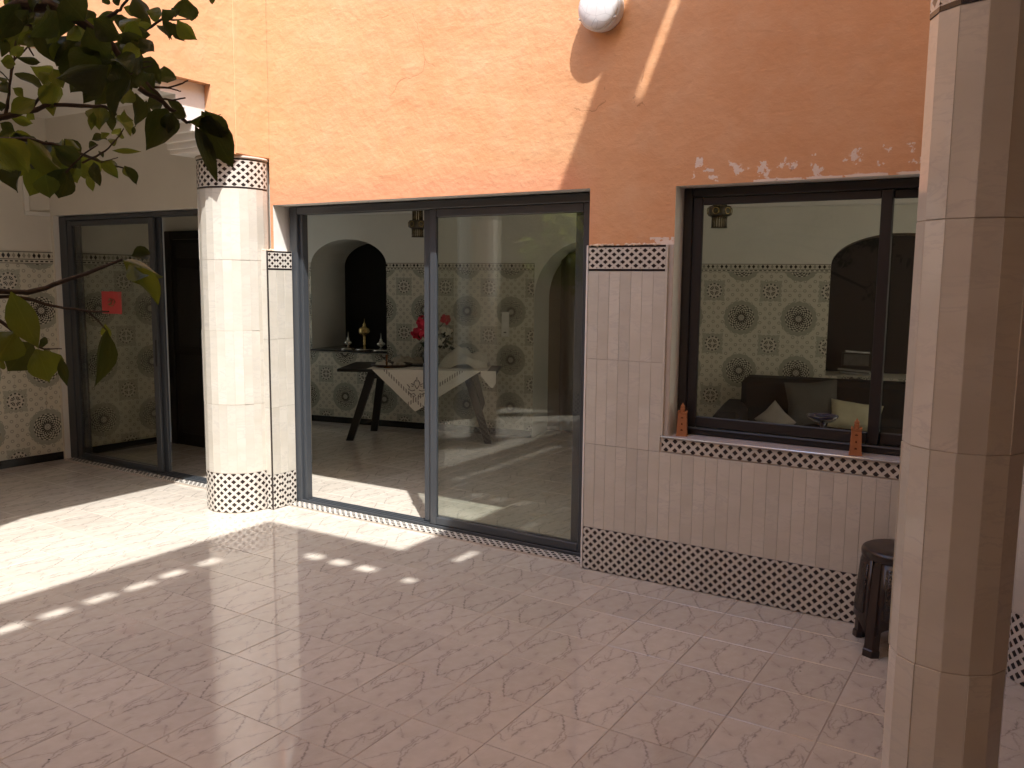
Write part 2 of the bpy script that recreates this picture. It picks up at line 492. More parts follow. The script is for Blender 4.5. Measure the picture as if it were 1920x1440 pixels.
def mat_zellige(name, ref, u0, P, z0, Pz):
    k = Mat(name)
    x, y, z = k.xyz(k.obj(ref))
    def rounddiff(a): return k.sub(a, k.M('ROUND', a))
    u = k.M('DIVIDE', k.sub(x, u0), P)
    v = k.M('DIVIDE', k.sub(z, z0), Pz)
    def polar(a, b):
        dx = k.mul(rounddiff(a), P); dz = k.mul(rounddiff(b), Pz)
        r = k.M('SQRT', k.add(k.mul(dx, dx), k.mul(dz, dz)))
        return dx, dz, r, k.M('ARCTAN2', dz, dx)
    dx, dz, r, th = polar(u, v)
    ex, ez, s, ph = polar(k.add(u, 0.5), k.add(v, 0.5))
    base = (0.59, 0.565, 0.465); grey = (0.335, 0.34, 0.275); dark = (0.022, 0.020, 0.019); mid = (0.075, 0.07, 0.062)
    # ring dots on a diagonal grid
    g = P/6.0
    def rings(ox, oz):
        a = k.mul(rounddiff(k.M('DIVIDE', k.add(x, ox), g)), g)
        b = k.mul(rounddiff(k.M('DIVIDE', k.add(z, oz), g)), g)
        d = k.M('SQRT', k.add(k.mul(a, a), k.mul(b, b)))
        return k.mul(k.lt(d, 0.0155), k.gt(d, 0.0075))
    ring = k.mx(rings(-u0+g/2, -z0), rings(-u0, -z0+g/2))
    c = k.mix(k.mul(ring, 0.9), base, (0.33, 0.322, 0.265))
    # big rosette
    R = k.add(0.155, k.mul(k.M('ABSOLUTE', k.M('COSINE', k.mul(th, 8.0))), 0.010))
    c = k.mix(k.lt(r, R), c, grey)
    inner = k.lt(r, 0.120)
    lace = k.mul(k.M('SINE', k.mul(th, 16.0)), k.M('SINE', k.mul(r, 260.0)))
    c = k.mix(k.mul(inner, k.gt(lace, 0.1)), c, mid)
    c = k.mix(k.mul(inner, k.mul(k.lt(lace, -0.25), 0.9)), c, base)
    pet = k.M('ABSOLUTE', k.sub(k.M('FRACT', k.M('DIVIDE', k.mul(th, 16.0), 2*PI)), 0.5))
    rim = k.mul(k.gt(r, 0.032), k.lt(r, 0.066))
    c = k.mix(k.mul(rim, k.lt(pet, k.mul(k.sub(0.068, r), 13.0))), c, dark)
    dots = k.mul(k.lt(k.M('ABSOLUTE', k.sub(r, 0.088)), 0.007), k.gt(k.M('COSINE', k.mul(th, 8.0)), 0.86))
    c = k.mix(dots, c, dark)
    core = k.lt(r, 0.030)
    c = k.mix(core, c, base)
    c = k.mix(k.mul(core, k.gt(k.M('SINE', k.mul(r, 520.0)), 0.2)), c, (0.12, 0.11, 0.10))
    # small flower on its grey square
    sq = k.lt(k.mx(k.M('ABSOLUTE', ex), k.M('ABSOLUTE', ez)), k.add(0.094, k.mul(k.M('COSINE', k.mul(ph, 8.0)), 0.006)))
    c = k.mix(k.mul(sq, 0.75), c, grey)
    c = k.mix(k.lt(s, 0.074), c, (0.57, 0.535, 0.45))
    p8 = k.gt(k.M('COSINE', k.mul(ph, 16.0)), -0.35)
    c = k.mix(k.mul(k.mul(k.gt(s, 0.017), k.lt(s, 0.044)), p8), c, dark)
    gap = k.mn(k.M('ABSOLUTE', ex), k.M('ABSOLUTE', ez))
    c = k.mix(k.mul(k.lt(s, 0.05), k.lt(gap, 0.0035)), c, (0.57, 0.535, 0.45))
    arc = k.mul(k.lt(k.M('ABSOLUTE', k.sub(s, 0.066)), 0.0065), k.gt(k.M('COSINE', k.mul(ph, 12.0)), -0.2))
    c = k.mix(k.mul(arc, 0.9), c, dark)
    return k.done(k.bsdf(c, 0.22, 0.45))

def mat_border(name, ref, ztop, h):
    k = Mat(name)
    x, y, z = k.xyz(k.obj(ref))
    t = k.M('DIVIDE', k.sub(ztop, z), h)          # 0 top .. 1 bottom
    base = (0.57, 0.54, 0.45); dark = (0.03, 0.028, 0.026); grey = (0.30, 0.285, 0.235)
    per = 0.042
    a = k.M('DIVIDE', x, per)
    fx = k.M('ABSOLUTE', k.sub(k.M('FRACT', a), 0.5))
    idx = k.M('FLOOR', k.mul(k.M('FRACT', k.M('DIVIDE', k.M('FLOOR', a), 3.0)), 3.0))
    dia = k.lt(k.add(k.mul(fx, 1.0), k.mul(k.M('ABSOLUTE', k.sub(t, 0.34)), 1.5)), 0.36)
    isd = k.lt(idx, 0.5)
    c = k.mix(k.mul(dia, isd), base, dark)
    c = k.mix(k.mul(dia, k.sub(1.0, isd)), c, grey)
    c = k.mix(k.lt(k.M('ABSOLUTE', k.sub(t, 0.64)), 0.025), c, dark)
    c = k.mix(k.lt(k.M('ABSOLUTE', k.sub(t, 0.04)), 0.03), c, (0.12, 0.11, 0.1))
    dash = k.mul(k.lt(k.M('ABSOLUTE', k.sub(t, 0.80)), 0.055), k.gt(fx, 0.2))
    c = k.mix(dash, c, dark)
    c = k.mix(k.lt(k.M('ABSOLUTE', k.sub(t, 0.97)), 0.025), c, (0.15, 0.14, 0.12))
    return k.done(k.bsdf(c, 0.22, 0.45))

def mat_glass(name, tint, boost=1.0):
    k = Mat(name)
    ge = k.n('ShaderNodeNewGeometry')
    dot = k.n('ShaderNodeVectorMath', operation='DOT_PRODUCT')
    k.link(ge.outputs['Incoming'], dot.inputs[0]); k.link(ge.outputs['Normal'], dot.inputs[1])
    cs = k.M('ABSOLUTE', dot.outputs['Value'])
    f = k.add(0.042, k.mul(k.M('POWER', k.sub(1.0, cs), 5.0), 0.958))
    f = k.M('MULTIPLY', f, boost, clamp=True)
    tr = k.n('ShaderNodeBsdfTransparent'); tr.inputs[0].default_value = (*tint, 1)
    gl = k.n('ShaderNodeBsdfGlossy'); gl.inputs['Roughness'].default_value = 0.0
    mx = k.n('ShaderNodeMixShader')
    k.link(f, mx.inputs[0]); k.link(tr.outputs[0], mx.inputs[1]); k.link(gl.outputs[0], mx.inputs[2])
    return k.done(mx.outputs[0])

def mat_leaf(name, col, trans):
    k = Mat(name)
    r = k.rnd()
    p = k.obj()
    x, y, z = k.xyz(p)
    rib = k.lt(k.M('ABSOLUTE', x), 0.018)
    sec = k.gt(k.M('SINE', k.mul(k.sub(y, k.mul(k.M('ABSOLUTE', x), 0.8)), 60.0)), 0.93)
    n = k.noise(k.vmath('ADD', p, k.vec(k.mul(r, 20.0), 0.0, 0.0)), 3.0, 4)
    f = k.add(k.mul(r, 0.6), k.mul(n, 0.4))
    c = k.mix(f, tuple(a*0.65 for a in col), tuple(a*1.35 for a in col))
    c = k.mix(k.mul(k.mx(rib, k.mul(sec, 0.35)), 0.5), c, tuple(a*2.0 for a in col))
    t = k.mix(f, tuple(a*0.6 for a in trans), tuple(a*1.3 for a in trans))
    nm = k.bump(k.add(k.mul(sec, -0.3), n), 0.25, 0.03)
    b = k.bsdf(c, 0.42, 0.4, 0, nm)
    tl = k.n('ShaderNodeBsdfTranslucent')
    k.link(t, tl.inputs[0])
    mx = k.n('ShaderNodeMixShader'); mx.inputs[0].default_value = 0.42
    k.link(b, mx.inputs[1]); k.link(tl.outputs[0], mx.inputs[2])
    return k.done(mx.outputs[0])

def mat_canopy():
    k = Mat('canopy_sheet')
    p = k.pos()
    n = k.noise(p, 3.0, 3)
    c = k.mix(n, (0.86, 0.665, 0.435), (0.92, 0.72, 0.48))
    d = k.n('ShaderNodeBsdfDiffuse'); k.link(c, d.inputs[0])
    t = k.n('ShaderNodeBsdfTranslucent'); k.link(c, t.inputs[0])
    mx = k.n('ShaderNodeMixShader'); mx.inputs[0].default_value = CANOPY_T
    k.link(d.outputs[0], mx.inputs[1]); k.link(t.outputs[0], mx.inputs[2])
    return k.done(mx.outputs[0])
CANOPY_T = 0.68  # translucency and warm tint added to fill the shaded court with light

ORANGE = mat_plaster_orange()
WHITE = mat_plaster('plaster_white', (0.74, 0.72, 0.67))
CREAM = mat_plaster('plaster_cream', (0.68, 0.645, 0.565))
ROOMWALL = mat_plaster('plaster_room', (0.70, 0.685, 0.61), 0.4)
DIM = mat_plaster('unlit_passage', (0.22, 0.185, 0.145))  # darkened brown stands in for the unlit passage behind the arch
BLACKVOID = simple('unlit_void', (0.010, 0.009, 0.008), 0.7)  # near-black colour stands in for the darkness inside the niches
STRIP = mat_marble_strip()
FLOOR = mat_floor()
GROUT = simple('grout', (0.40, 0.34, 0.29), 0.9, 0.1)
GROUTW = simple('pale_grout', (0.46, 0.40, 0.34), 0.9, 0.1)
FRAME = simple('frame_metal', (0.046, 0.051, 0.058), 0.36, 0.5, 0.0, 0.05, 30, 0.03, 0.001)
FRAMED = simple('frame_metal_brown', (0.017, 0.014, 0.0135), 0.38, 0.5, 0.0, 0.05, 30, 0.03, 0.001)
GLASS = mat_glass('clear_glass', (0.968, 0.982, 0.968), 1.15)
GLASSW = mat_glass('window_glass', (0.965, 0.975, 0.955), 0.7)
BLACKTILE = simple('black_tile', (0.014, 0.013, 0.013), 0.18, 0.5, 0, 0.1, 8, 0.02)
DARKWOOD = simple('dark_wood', (0.020, 0.015, 0.012), 0.45, 0.4, 0, 0.3, 14)
TRIM = simple('metal_trim', (0.72, 0.74, 0.78), 0.25, 0.5, 0.6, 0.04)
DARKTRIM = simple('dark_metal_trim', (0.10, 0.085, 0.08), 0.25, 0.5, 0.7, 0.05)
# ================================================================= STRUCTURE
# ---- floor: grout bed (structure) with marble tiles laid on it
TS, TTH, TGX, TGY = 0.33309, -0.00767, -1.09187, -1.54472
def tile_xy(i, j):
    a, b = i+0.5, j+0.5
    return (TGX+TS*(b*math.cos(TTH)+a*math.sin(TTH)), TGY+TS*(b*math.sin(TTH)-a*math.cos(TTH)))
ground = MB(); ground.box(-30, 30, -30, 30, -0.6, -0.5)
tag(ground.build('ground', simple('packed_earth', (0.25, 0.19, 0.14), 0.9)), kind='structure')
fb = MB(); fb.box(-5.7, 3.7, -7.0, 5.2, -0.30, -0.0025)
floor = tag(fb.build('floor', GROUT), kind='structure')
def tile_mesh():
    g = TS/2-0.0014; c = 0.0016; d = 0.0022
    v = [(-g,-g,-d),(g,-g,-d),(g,g,-d),(-g,g,-d),(-g+c,-g+c,0),(g-c,-g+c,0),(g-c,g-c,0),(-g+c,g-c,0)]
    f = [(4,5,6,7),(0,1,5,4),(1,2,6,5),(2,3,7,6),(3,0,4,7)]
    return v, f
tv, tf = tile_mesh()
def tiles_as_mesh(name, items):
    V = []; F = []; UV = []
    for (x, y, dz, *fl) in items:
        hf = PI if fl and fl[0] else 0.0
        b = len(V)
        ca, sa = math.cos(TTH+hf), math.sin(TTH+hf)
        for (a, c2, z) in tv: V.append((x+a*ca-c2*sa, y+a*sa+c2*ca, z+dz))
        for q in tf:
            F.append(tuple(b+i for i in q))
            for i in q: UV.append((tv[i][0]/TS+0.5, tv[i][1]/TS+0.5))
    me = bpy.data.meshes.new(name)
    me.from_pydata(V, [], F)
    ul = me.uv_layers.new(name='UVMap')
    for i, t in enumerate(UV): ul.data[i].uv = t
    me.materials.append(FLOOR)
    me.update()
    return me
cand = []
for i in range(-17, 16):
    for j in range(-14, 15):
        x, y = tile_xy(i, j)
        if not (-5.75 < x < 3.65 and -6.9 < y < 5.1): continue
        d = Vector((x, y, 0))-CAMP
        zf = d.dot(FA)
        size = 0
        if zf > 0.3:
            px, py = 1602.8*d.dot(RA)/zf, 1602.8*d.dot(UA)/zf
            if abs(px) < 1020 and abs(py) < 780 and not (y > 0.2 and (x > 0.1 or x < -5.1)):
                size = 1.0/(zf*zf)*(1 if y < 0.3 else 0.3)
        cand.append((size, x, y, random.uniform(-0.0006, 0.0004), i % 2))
cand.sort(key=lambda t: -t[0])
one = tiles_as_mesh('floor_tile', [(0, 0, 0)])
# the single tile is already turned with the grid
for s_, x, y, dz, fl in cand[:285]:
    place('floor_tile', one, (x, y, dz), (random.uniform(-.0012, .0012), random.uniform(-.0012, .0012), 0 if not fl else PI), floor)
rest = place('floor_tile', tiles_as_mesh('floor_tiles_rest', [(x, y, dz, fl) for s_, x, y, dz, fl in cand[285:]]), parent=floor)
rest['kind'] = 'stuff'

# ---- strip tiles: shared meshes, back at y=0, front toward -y
_tiles = {}
def strip_mesh(w, h, kind, t=0.007, lat=None):
    key = (round(w, 4), round(h, 4), kind, lat.name if lat else '')
    if key in _tiles: return _tiles[key]
    m = STRIP if kind == 'strip' else lat
    a, b, c = w/2-0.0004, h/2-0.0004, 0.0008
    mb = MB()
    B = len(mb.v)
    for (dx, y, dz) in ((0, 0, 0), (0, -t+c, 0), (c, -t, c)):
        mb.v += [(-a+dx, y, -b+dz), (a-dx, y, -b+dz), (a-dx, y, b-dz), (-a+dx, y, b-dz)]
    for L in (0, 4):
        for i in range(4):
            j = (i+1) % 4
            mb.face((B+L+i, B+L+j, B+L+4+j, B+L+4+i))
    mb.face((B+8, B+9, B+10, B+11))
    _tiles[key] = mb.mesh('tile_strip' if kind == 'strip' else 'lattice_tile', m)
    return _tiles[key]
LAT = {}
def lat_for(set_, kind, w, h, parent):
    key = (set_, kind, round(w, 3), round(h, 3))
    if key in LAT: return LAT[key]
    ln = h/2 if kind == 'border' else None
    if set_ == 'facade':
        if kind == 'sill': LAT[key] = mat_lattice('lattice_sill', 0.0502, 0.050, parent, None, 0.778, 0.01)
        elif kind == 'border': LAT[key] = mat_lattice('lattice_facade_border', 0.0516, 0.0405, parent, ln, 1.7755, -0.004)
        else: LAT[key] = mat_lattice('lattice_facade', 0.0508, 0.0488, parent, None, 0.126, -0.004)
    elif set_ == 'jamb': LAT[key] = mat_lattice('lattice_jamb', 0.049, 0.0405 if ln else 0.0488, None, ln)
    elif set_ == 'floor': LAT[key] = mat_lattice('lattice_floor', 0.050, 0.050, None)
    else: LAT[key] = mat_lattice('lattice_column', w+0.0002, 0.050 if ln else 0.0545, None, ln)
    return LAT[key]
def put_tile(kind, x, y, z, w, h, rz, parent, wob=1.0, set_='facade'):
    lat = None if kind == 'strip' else lat_for(set_, kind, w, h, parent)
    nm = 'tile_strip' if kind == 'strip' else 'lattice_tile'
    r = random.uniform
    return place(nm, strip_mesh(w, h, kind, 0.007, lat), (x+r(-.0008, .0008)*math.sin(rz)*wob, y-r(0, .0010)*wob, z),
                 (r(-.0025, .0025)*wob, 0, rz+r(-.012, .012)*wob), parent)

# ---- facade wall of the house with door and window openings
def tr_y(u, d, z): return (u, d, z)
fw = MB()
cellwall(fw, [-2.5, -2.472, 0.0, 0.497, 2.12, 3.6], [-0.05, 0.80, 2.145, 2.157, 5.0], 0.0, 0.30,
         lambda x, z: not ((-2.472 < x < 0 and z < 2.157) or (0.497 < x < 2.12 and 0.80 < z < 2.145)), tr_y)
facade = fw.build('facade_wall', [ORANGE, ROOMWALL, WHITE])
tag(facade, 'tall orange plaster wall with marble strip cladding beside the big glass door', 'wall', kind='thing')
gr = MB()
gr.box(0.0, 0.472, -0.0035, 0.0, 0.0, 1.845)
gr.box(0.472, 2.12, -0.0034, 0.0, 0.0, 0.80)
gr.box(0.472, 0.4965, -0.0036, 0.115, 0.826, 1.845)
gr.box(2.12, 3.3, -0.0034, 0.0, 0.0, 1.845)
gr.build('grout_bed', GROUTW, facade)
W0 = 0.0645
Y0 = -0.003
for k in range(51):
    x = 0.004+W0*(k+0.5)
    if x > 3.25: break
    put_tile('plain', x, Y0, 0.126, W0, 0.246, 0, facade)
    put_tile('strip', x, Y0, 0.4935, W0, 0.485, 0, facade)
    if k < 7 or x > 2.2:
        put_tile('strip', x, Y0, 0.978, W0, 0.482, 0, facade)
        put_tile('strip', x, Y0, 1.4625, W0, 0.485, 0, facade)
        put_tile('border', x, Y0, 1.7755, W0, 0.139, 0, facade)
for k in range(5):
    put_tile('sill', 0.466+0.3385*(k+0.5), Y0, 0.778, 0.3385, 0.070, 0, facade)
for (a, b) in ((0.826, 1.2195), (1.2205, 1.7055)):
    for q in range(2):
        put_tile('strip', 0.4758, 0.025+0.0545*q, (a+b)/2, 0.054, b-a, PI/2, facade, 0)
for q in range(2):
    put_tile('border', 0.4758, 0.025+0.0545*q, 1.7755, 0.054, 0.139, PI/2, facade, 0, 'jamb')
tm = MB(); tm.bbox(0.4565, 0.4715, -0.0145, -0.003, 0.826, 1.845, 0.002)
tm.build('corner_trim', STRIP, facade)
tm = MB(); tm.bbox(-0.007, 0.003, -0.0155, 0.0, 0.002, 1.846, 0.0015)
tm.build('corner_trim', simple('white_trim', (0.78, 0.75, 0.72), 0.35), facade)
sl = MB(); sl.bbox(0.465, 2.14, -0.018, 0.125, 0.8145, 0.826, 0.002)
sl.build('window_sill', simple('sill_tile', (0.50, 0.44, 0.43), 0.22), facade)
sl = MB(); sl.tube([(0.462, -0.019, 0.8235), (2.14, -0.019, 0.8235)], 0.0052, 8)
sl.build('sill_edge_trim', TRIM, facade)
# broken mortar cap on the tile top, left of the window and at the column corner
rg = random.Random(3)
def mortar(x0, x1, y0, y1, z, n, parent):
    mb = MB()
    for i in range(n):
        bm = bmesh.new(); bmesh.ops.create_icosphere(bm, subdivisions=1, radius=1)
        for v in bm.verts: v.co *= 1+rg.uniform(-.3, .3)
        mm = Matrix.Translation((rg.uniform(x0, x1), rg.uniform(y0, y1), z+rg.uniform(-.002, .004))) @ Matrix.Diagonal((rg.uniform(.008, .018), rg.uniform(.004, .008), rg.uniform(.004, .009), 1))
        mb.add_bm(bm, 0, True, mm)
    return mb.build('mortar_edge', simple('pale_mortar', (0.66, 0.53, 0.40), 0.9, 0.1, 0, 0.2, 60, 0.4), parent)
mortar(0.01, 0.46, -0.011, -0.002, 1.846, 40, facade)
# corner pier of the door, clad in tile up to the plaster edge
pm = MB(); pm.box(-2.56, -2.4285, -0.1035, 0.125, 0.0, 1.8385)
pier = tag(pm.build('corner_pier', GROUTW), 'narrow tiled pier between the white corner column and the big glass door', 'pier', kind='thing')
rows_main = [(0.004, 0.250, 'plain'), (0.252, 0.7355, 'strip'), (0.7365, 1.220, 'strip'), (1.222, 1.704, 'strip'), (1.706, 1.838, 'border')]
for (a, b, kd) in rows_main:
    put_tile('strip' if kd == 'border' else kd, -2.456, -0.1032, (a+b)/2, 0.054, b-a, 0, pier, 0, 'jamb')
    for q in range(3):
        put_tile(kd, -2.4288, -0.065+0.0735*q, (a+b)/2, 0.072, b-a, PI/2, pier, 0, 'jamb')
tm = MB(); tm.bbox(-2.4285, -2.4175, -0.1145, -0.1045, 0.003, 1.84, 0.002)
tm.build('corner_trim', DARKTRIM, pier)
mortar(-2.55, -2.43, -0.10, -0.02, 1.842, 26, pier)

# ---- columns faced with narrow tiles
def column(x, y, r, n, a0, a1, rows, label, phase=0.0):
    root = empty('column', (x, y, 0), 0, label, 'column')
    root['kind'] = 'thing'
    co = MB(); top = rows[-1][1]
    rc = (r*math.cos(PI/n)-0.0092+0.007-0.0022)/math.cos(PI/n)
    co.lathe([(rc, 0.0), (rc, top)], n, 0, (0, 0, 0), 'z', False, phase+PI/n)
    co.lathe([(r-0.002, top), (r+0.004, top+0.004), (r+0.002, top+0.018), (r-0.03, top+0.022)], 32)
    co.build('core', GROUTW, root)
    ap = r*math.cos(PI/n)
    for k in range(n):
        an = phase+2*PI*k/n
        d = (an-a0) % (2*PI)
        if d > a1-a0: continue
        for (za, zb, kd) in rows:
            R = ap-0.0092+random.uniform(-0.0012, 0.0010)
            w = 2*r*math.sin(PI/n)
            put_tile(kd, R*math.cos(an), R*math.sin(an), (za+zb)/2, w, zb-za, an+PI/2+random.uniform(-.03, .03), root, 0.3, 'column')
    return root
crow = [(0.004, 0.282, 'plain'), (0.285, 0.770, 'strip'), (0.772, 1.2845, 'strip'), (1.2855, 1.768, 'strip'), (1.770, 2.248, 'strip'), (2.250, 2.450, 'border')]
column(-2.72, -0.13, 0.245, 25, math.radians(-215), math.radians(25), crow, 'thick sunlit white tiled column at the corner left of the glass door', 0.07)
rrow = [(0.004, 0.290, 'plain'), (0.291, 0.8225, 'strip'), (0.8235, 1.3005, 'strip'), (1.3015, 1.784, 'strip'), (1.785, 2.2055, 'strip'), (2.2065, 2.42, 'border')]
column(2.030, -2.208, 0.1235, 14, 0.0, 2*PI, rrow, 'slim tiled column standing closest to the camera in front of the window', math.radians(-78))
column(2.36, -0.16, 0.235, 24, math.radians(-190), math.radians(20), [(0.004, 0.290, 'plain')]+rrow[1:], 'tiled column at the shaded wall end behind the slim column', 0.05)
column(-2.68, -2.70, 0.14, 14, 0.0, 2*PI, crow, 'tiled column of the arcade reflected in the glass door', 0.0)
column(-2.66, -4.9, 0.16, 16, 0.0, 2*PI, crow, 'tiled column at the far end of the arcade near the rear wall', 0.0)

# ---- arcade wall above the left gallery
def tr_x(u, d, z): return (-2.5-d, u, z)
aw = MB()
pads = [(-0.48, 0.0), (-2.86, -2.46), (-5.1, -4.7)]
opens = [(-2.46, -0.48), (-4.7, -2.86), (-6.8, -5.1)]
ys = [-6.8, -5.1, -4.7, -2.86, -2.46, -0.48, 0.0]
cellwall(aw, ys, [2.47, 2.885, 5.0], 0.0, 0.062, lambda y, z: z > 2.885 or any(a < y < b for a, b in pads), tr_x, (0, 1, 0))
steps = [(0.0, 2.47), (0.022, 2.50), (0.058, 2.54), (0.10, 2.585), (0.155, 2.64), (0.22, 2.72), (0.33, 2.79), (0.46, 2.84)]
for (a, b) in opens:
    cuts = [a]+[a+s for s, z in steps[1:]]+[b-s for s, z in reversed(steps[1:])]+[b]
    hs = [z for s, z in steps[1:]]
    hs = [2.47+0.015]+hs[:-1]+[2.865]+hs[:-1][::-1]+[2.47+0.015]
    hh = []
    for i in range(len(cuts)-1):
        m = (cuts[i]+cuts[i+1])/2
        e = min(m-a, b-m)
        zz = 2.865
        for q in range(len(steps)-1):
            if steps[q][0] <= e < steps[q+1][0]: zz = steps[q+1][1]
        if e >= steps[-1][0]: zz = 2.865
        hh.append(zz)
    for i in range(len(cuts)-1):
        y0, y1, z0 = cuts[i], cuts[i+1], hh[i]
        aw.box(-2.93, -2.5625, y0, y1, z0, 3.0, 1)
for (a, b) in pads:
    aw.box(-2.93, -2.5625, a, min(b, -0.002), 2.472, 3.0, 1)
aw.box(-2.93, -2.5625, -6.8, -0.002, 3.0, 5.0, 1)
arc = aw.build('arcade_wall', [ORANGE, WHITE, ORANGE])
tag(arc, 'orange wall over the left gallery with white stepped arches above the columns', 'wall', kind='thing')
pl = MB(); pl.bbox(-2.502, -2.494, -0.29, -0.001, 2.475, 4.99, 0.003)
pl.build('plaster_band', ORANGE, arc)

# ---- gallery: ceiling, end wall with the second glass door
gc = MB(); gc.box(-5.6, -2.95, -6.8, 0.06, 3.0, 3.2)
tag(gc.build('gallery_ceiling', WHITE), kind='structure')
ge = MB()
cellwall(ge, [-5.5, -5.262, -2.95, -2.5], [-0.05, 2.172, 3.2], 0.055, 0.298, lambda x, z: not (-5.262 < x < -2.95 and z < 2.172), tr_y)
gend = tag(ge.build('gallery_end_wall', [CREAM, ROOMWALL, WHITE]), 'plain cream wall over the left glass door at the end of the gallery', 'wall', kind='thing')

# ---- zellige walls
def zellige_wall(name, label, loc, rz, u0, u1, top, zb, hb, opens, pat, depth=0.35, body=None, seg=None):
    """local frame: x along the wall, -y toward the viewer. opens: (ua, ub, sill, spring, rise, depth, material)"""
    root = empty(name, loc, rz, label, 'wall')
    root['kind'] = 'thing'
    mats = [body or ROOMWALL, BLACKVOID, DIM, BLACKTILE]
    mb = MB()
    cuts = sorted(opens)
    u = u0
    def quad(a, b, c, d, m=0): mb.poly([(a, 0, c), (b, 0, c), (b, 0, d), (a, 0, d)], m)
    for (a, b, sill, spring, rise, dep, bm_, rv) in cuts:
        quad(u, a, -0.05, top)
        if sill > 0: quad(a, b, -0.05, sill)
        n = 24
        arcp = []
        for i in range(n+1):
            t = PI-PI*i/n
            arcp.append(((a+b)/2+(b-a)/2*math.cos(t), spring+rise*math.sin(t)))
        for i in range(n):
            (xa, za), (xb, zb_) = arcp[i], arcp[i+1]
            mb.poly([(xa, 0, za), (xb, 0, zb_), (xb, 0, top), (xa, 0, top)], 0)
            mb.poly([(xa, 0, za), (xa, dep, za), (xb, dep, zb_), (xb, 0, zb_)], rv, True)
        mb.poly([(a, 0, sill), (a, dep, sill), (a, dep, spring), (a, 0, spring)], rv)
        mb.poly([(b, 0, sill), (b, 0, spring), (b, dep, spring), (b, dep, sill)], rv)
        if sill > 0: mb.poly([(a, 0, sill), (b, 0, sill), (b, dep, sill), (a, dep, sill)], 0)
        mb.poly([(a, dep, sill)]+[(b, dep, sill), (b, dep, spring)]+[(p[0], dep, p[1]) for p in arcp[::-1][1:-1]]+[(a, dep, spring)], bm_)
        u = b
    quad(u, u1, -0.05, top)
    mb.build('plaster_body', mats, root)
    tcache = {}
    for (ua, ub, P, pu0, pz0, Pz) in pat:
        zm = mat_zellige('zellige_'+name, root, pu0, P, pz0, Pz)
        bm_ = mat_border('border_'+name, root, zb+hb, hb)
        w, h = P/2, Pz/2
        i0 = math.floor((ua-pu0)/w); i1 = math.ceil((ub-pu0)/w)
        j0 = math.floor((0.07-pz0)/h); j1 = math.ceil((zb-pz0)/h)
        for i in range(i0, i1):
            for j in range(j0, j1):
                R = [[max(ua, pu0+i*w), min(ub, pu0+(i+1)*w), max(0.072, pz0+j*h), min(zb, pz0+(j+1)*h)]]
                for (a, b, sill, spring, rise, dep, q1, q2) in opens:
                    N = []
                    for (xa, xb, za, zc) in R:
                        if xb <= a or xa >= b or zc <= sill: N.append([xa, xb, za, zc]); continue
                        if xa < a: N.append([xa, a, za, zc])
                        if xb > b: N.append([b, xb, za, zc])
                        if za < sill: N.append([max(xa, a), min(xb, b), za, sill])
                    R = N
                for (xa, xb, za, zc) in R:
                    if xb-xa < 0.012 or zc-za < 0.012: continue
                    key = (round(xb-xa, 4), round(zc-za, 4), pu0)
                    if key not in tcache:
                        t = MB(); a_, b_, c_ = (xb-xa)/2-0.0003, (zc-za)/2-0.0003, 0.0006
                        B = 0
                        for (dx, y, dz) in ((0, 0, 0), (c_, -0.0035, c_)):
                            t.v += [(-a_+dx, y, -b_+dz), (a_-dx, y, -b_+dz), (a_-dx, y, b_-dz), (-a_+dx, y, b_-dz)]
                        for q in range(4):
                            r_ = (q+1) % 4
                            t.face((q, r_, 4+r_, 4+q))
                        t.face((4, 5, 6, 7))
                        tcache[key] = t.mesh('zellige_tile', zm)
                    place('zellige_tile', tcache[key], ((xa+xb)/2, -0.001, (za+zc)/2), (0, 0, random.uniform(-.004, .004)), root)
        # border and skirting, in lengths
        for (nm, za, zc, L, mt, y) in (('border_tile', zb+0.001, zb+hb, 0.252, bm_, -0.010), ('skirting_tile', 0.001, 0.071, 0.333, BLACKTILE, -0.012)):
            x = ua
            while x < ub-0.01:
                e = min(x+L, ub)
                R = [[x, e]]
                for (a, b, sill, spring, *_r) in opens:
                    if zc <= sill: continue
                    N = []
                    for (xa, xb) in R:
                        if xb <= a or xa >= b: N.append([xa, xb]); continue
                        if xa < a: N.append([xa, a])
                        if xb > b: N.append([b, xb])
                    R = N
                for (xa, xb) in R:
                    if xb-xa < 0.01: continue
                    key = (nm, round(xb-xa, 4), pu0)
                    if key not in tcache:
                        t = MB(); hw = (xb-xa)/2-0.0007; hz = (zc-za)/2
                        t.bbox(-hw, hw, y, 0, -hz, hz, 0.0012)
                        tcache[key] = t.mesh(nm, mt)
                    place(nm, tcache[key], ((xa+xb)/2, 0, (za+zc)/2), (0, 0, 0), root)
                x = e
    return root
BW_L, BW_R = Vector((-5.06, 2.86, 0)), math.atan2(0.196, 0.9806)
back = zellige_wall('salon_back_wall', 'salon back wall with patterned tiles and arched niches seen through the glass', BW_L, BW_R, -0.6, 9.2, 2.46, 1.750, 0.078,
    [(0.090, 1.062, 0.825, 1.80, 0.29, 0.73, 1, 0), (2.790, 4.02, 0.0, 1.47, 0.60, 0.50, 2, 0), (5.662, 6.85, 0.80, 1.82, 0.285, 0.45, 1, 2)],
    [(-0.55, 2.789, 0.5035, 0.522, 1.320, 0.505), (4.021, 9.0, 0.5215, 4.881, 1.319, 0.508)])
nb = MB(); nb.bbox(0.06, 1.064, -0.035, 0.725, 0.8255, 0.843, 0.002)
nb.build('niche_shelf', BLACKTILE, back)
GW_R = PI/2-math.atan(0.07)
gall = zellige_wall('gallery_left_wall', 'gallery side wall in patterned tiles with a cream top at the far left', (-5.305, 0, 0), GW_R, -6.6, 1.12, 3.0, 1.752, 0.104, [],
    [(-6.5, 1.115, 0.517, -0.068, 1.346, 0.517)], body=CREAM)
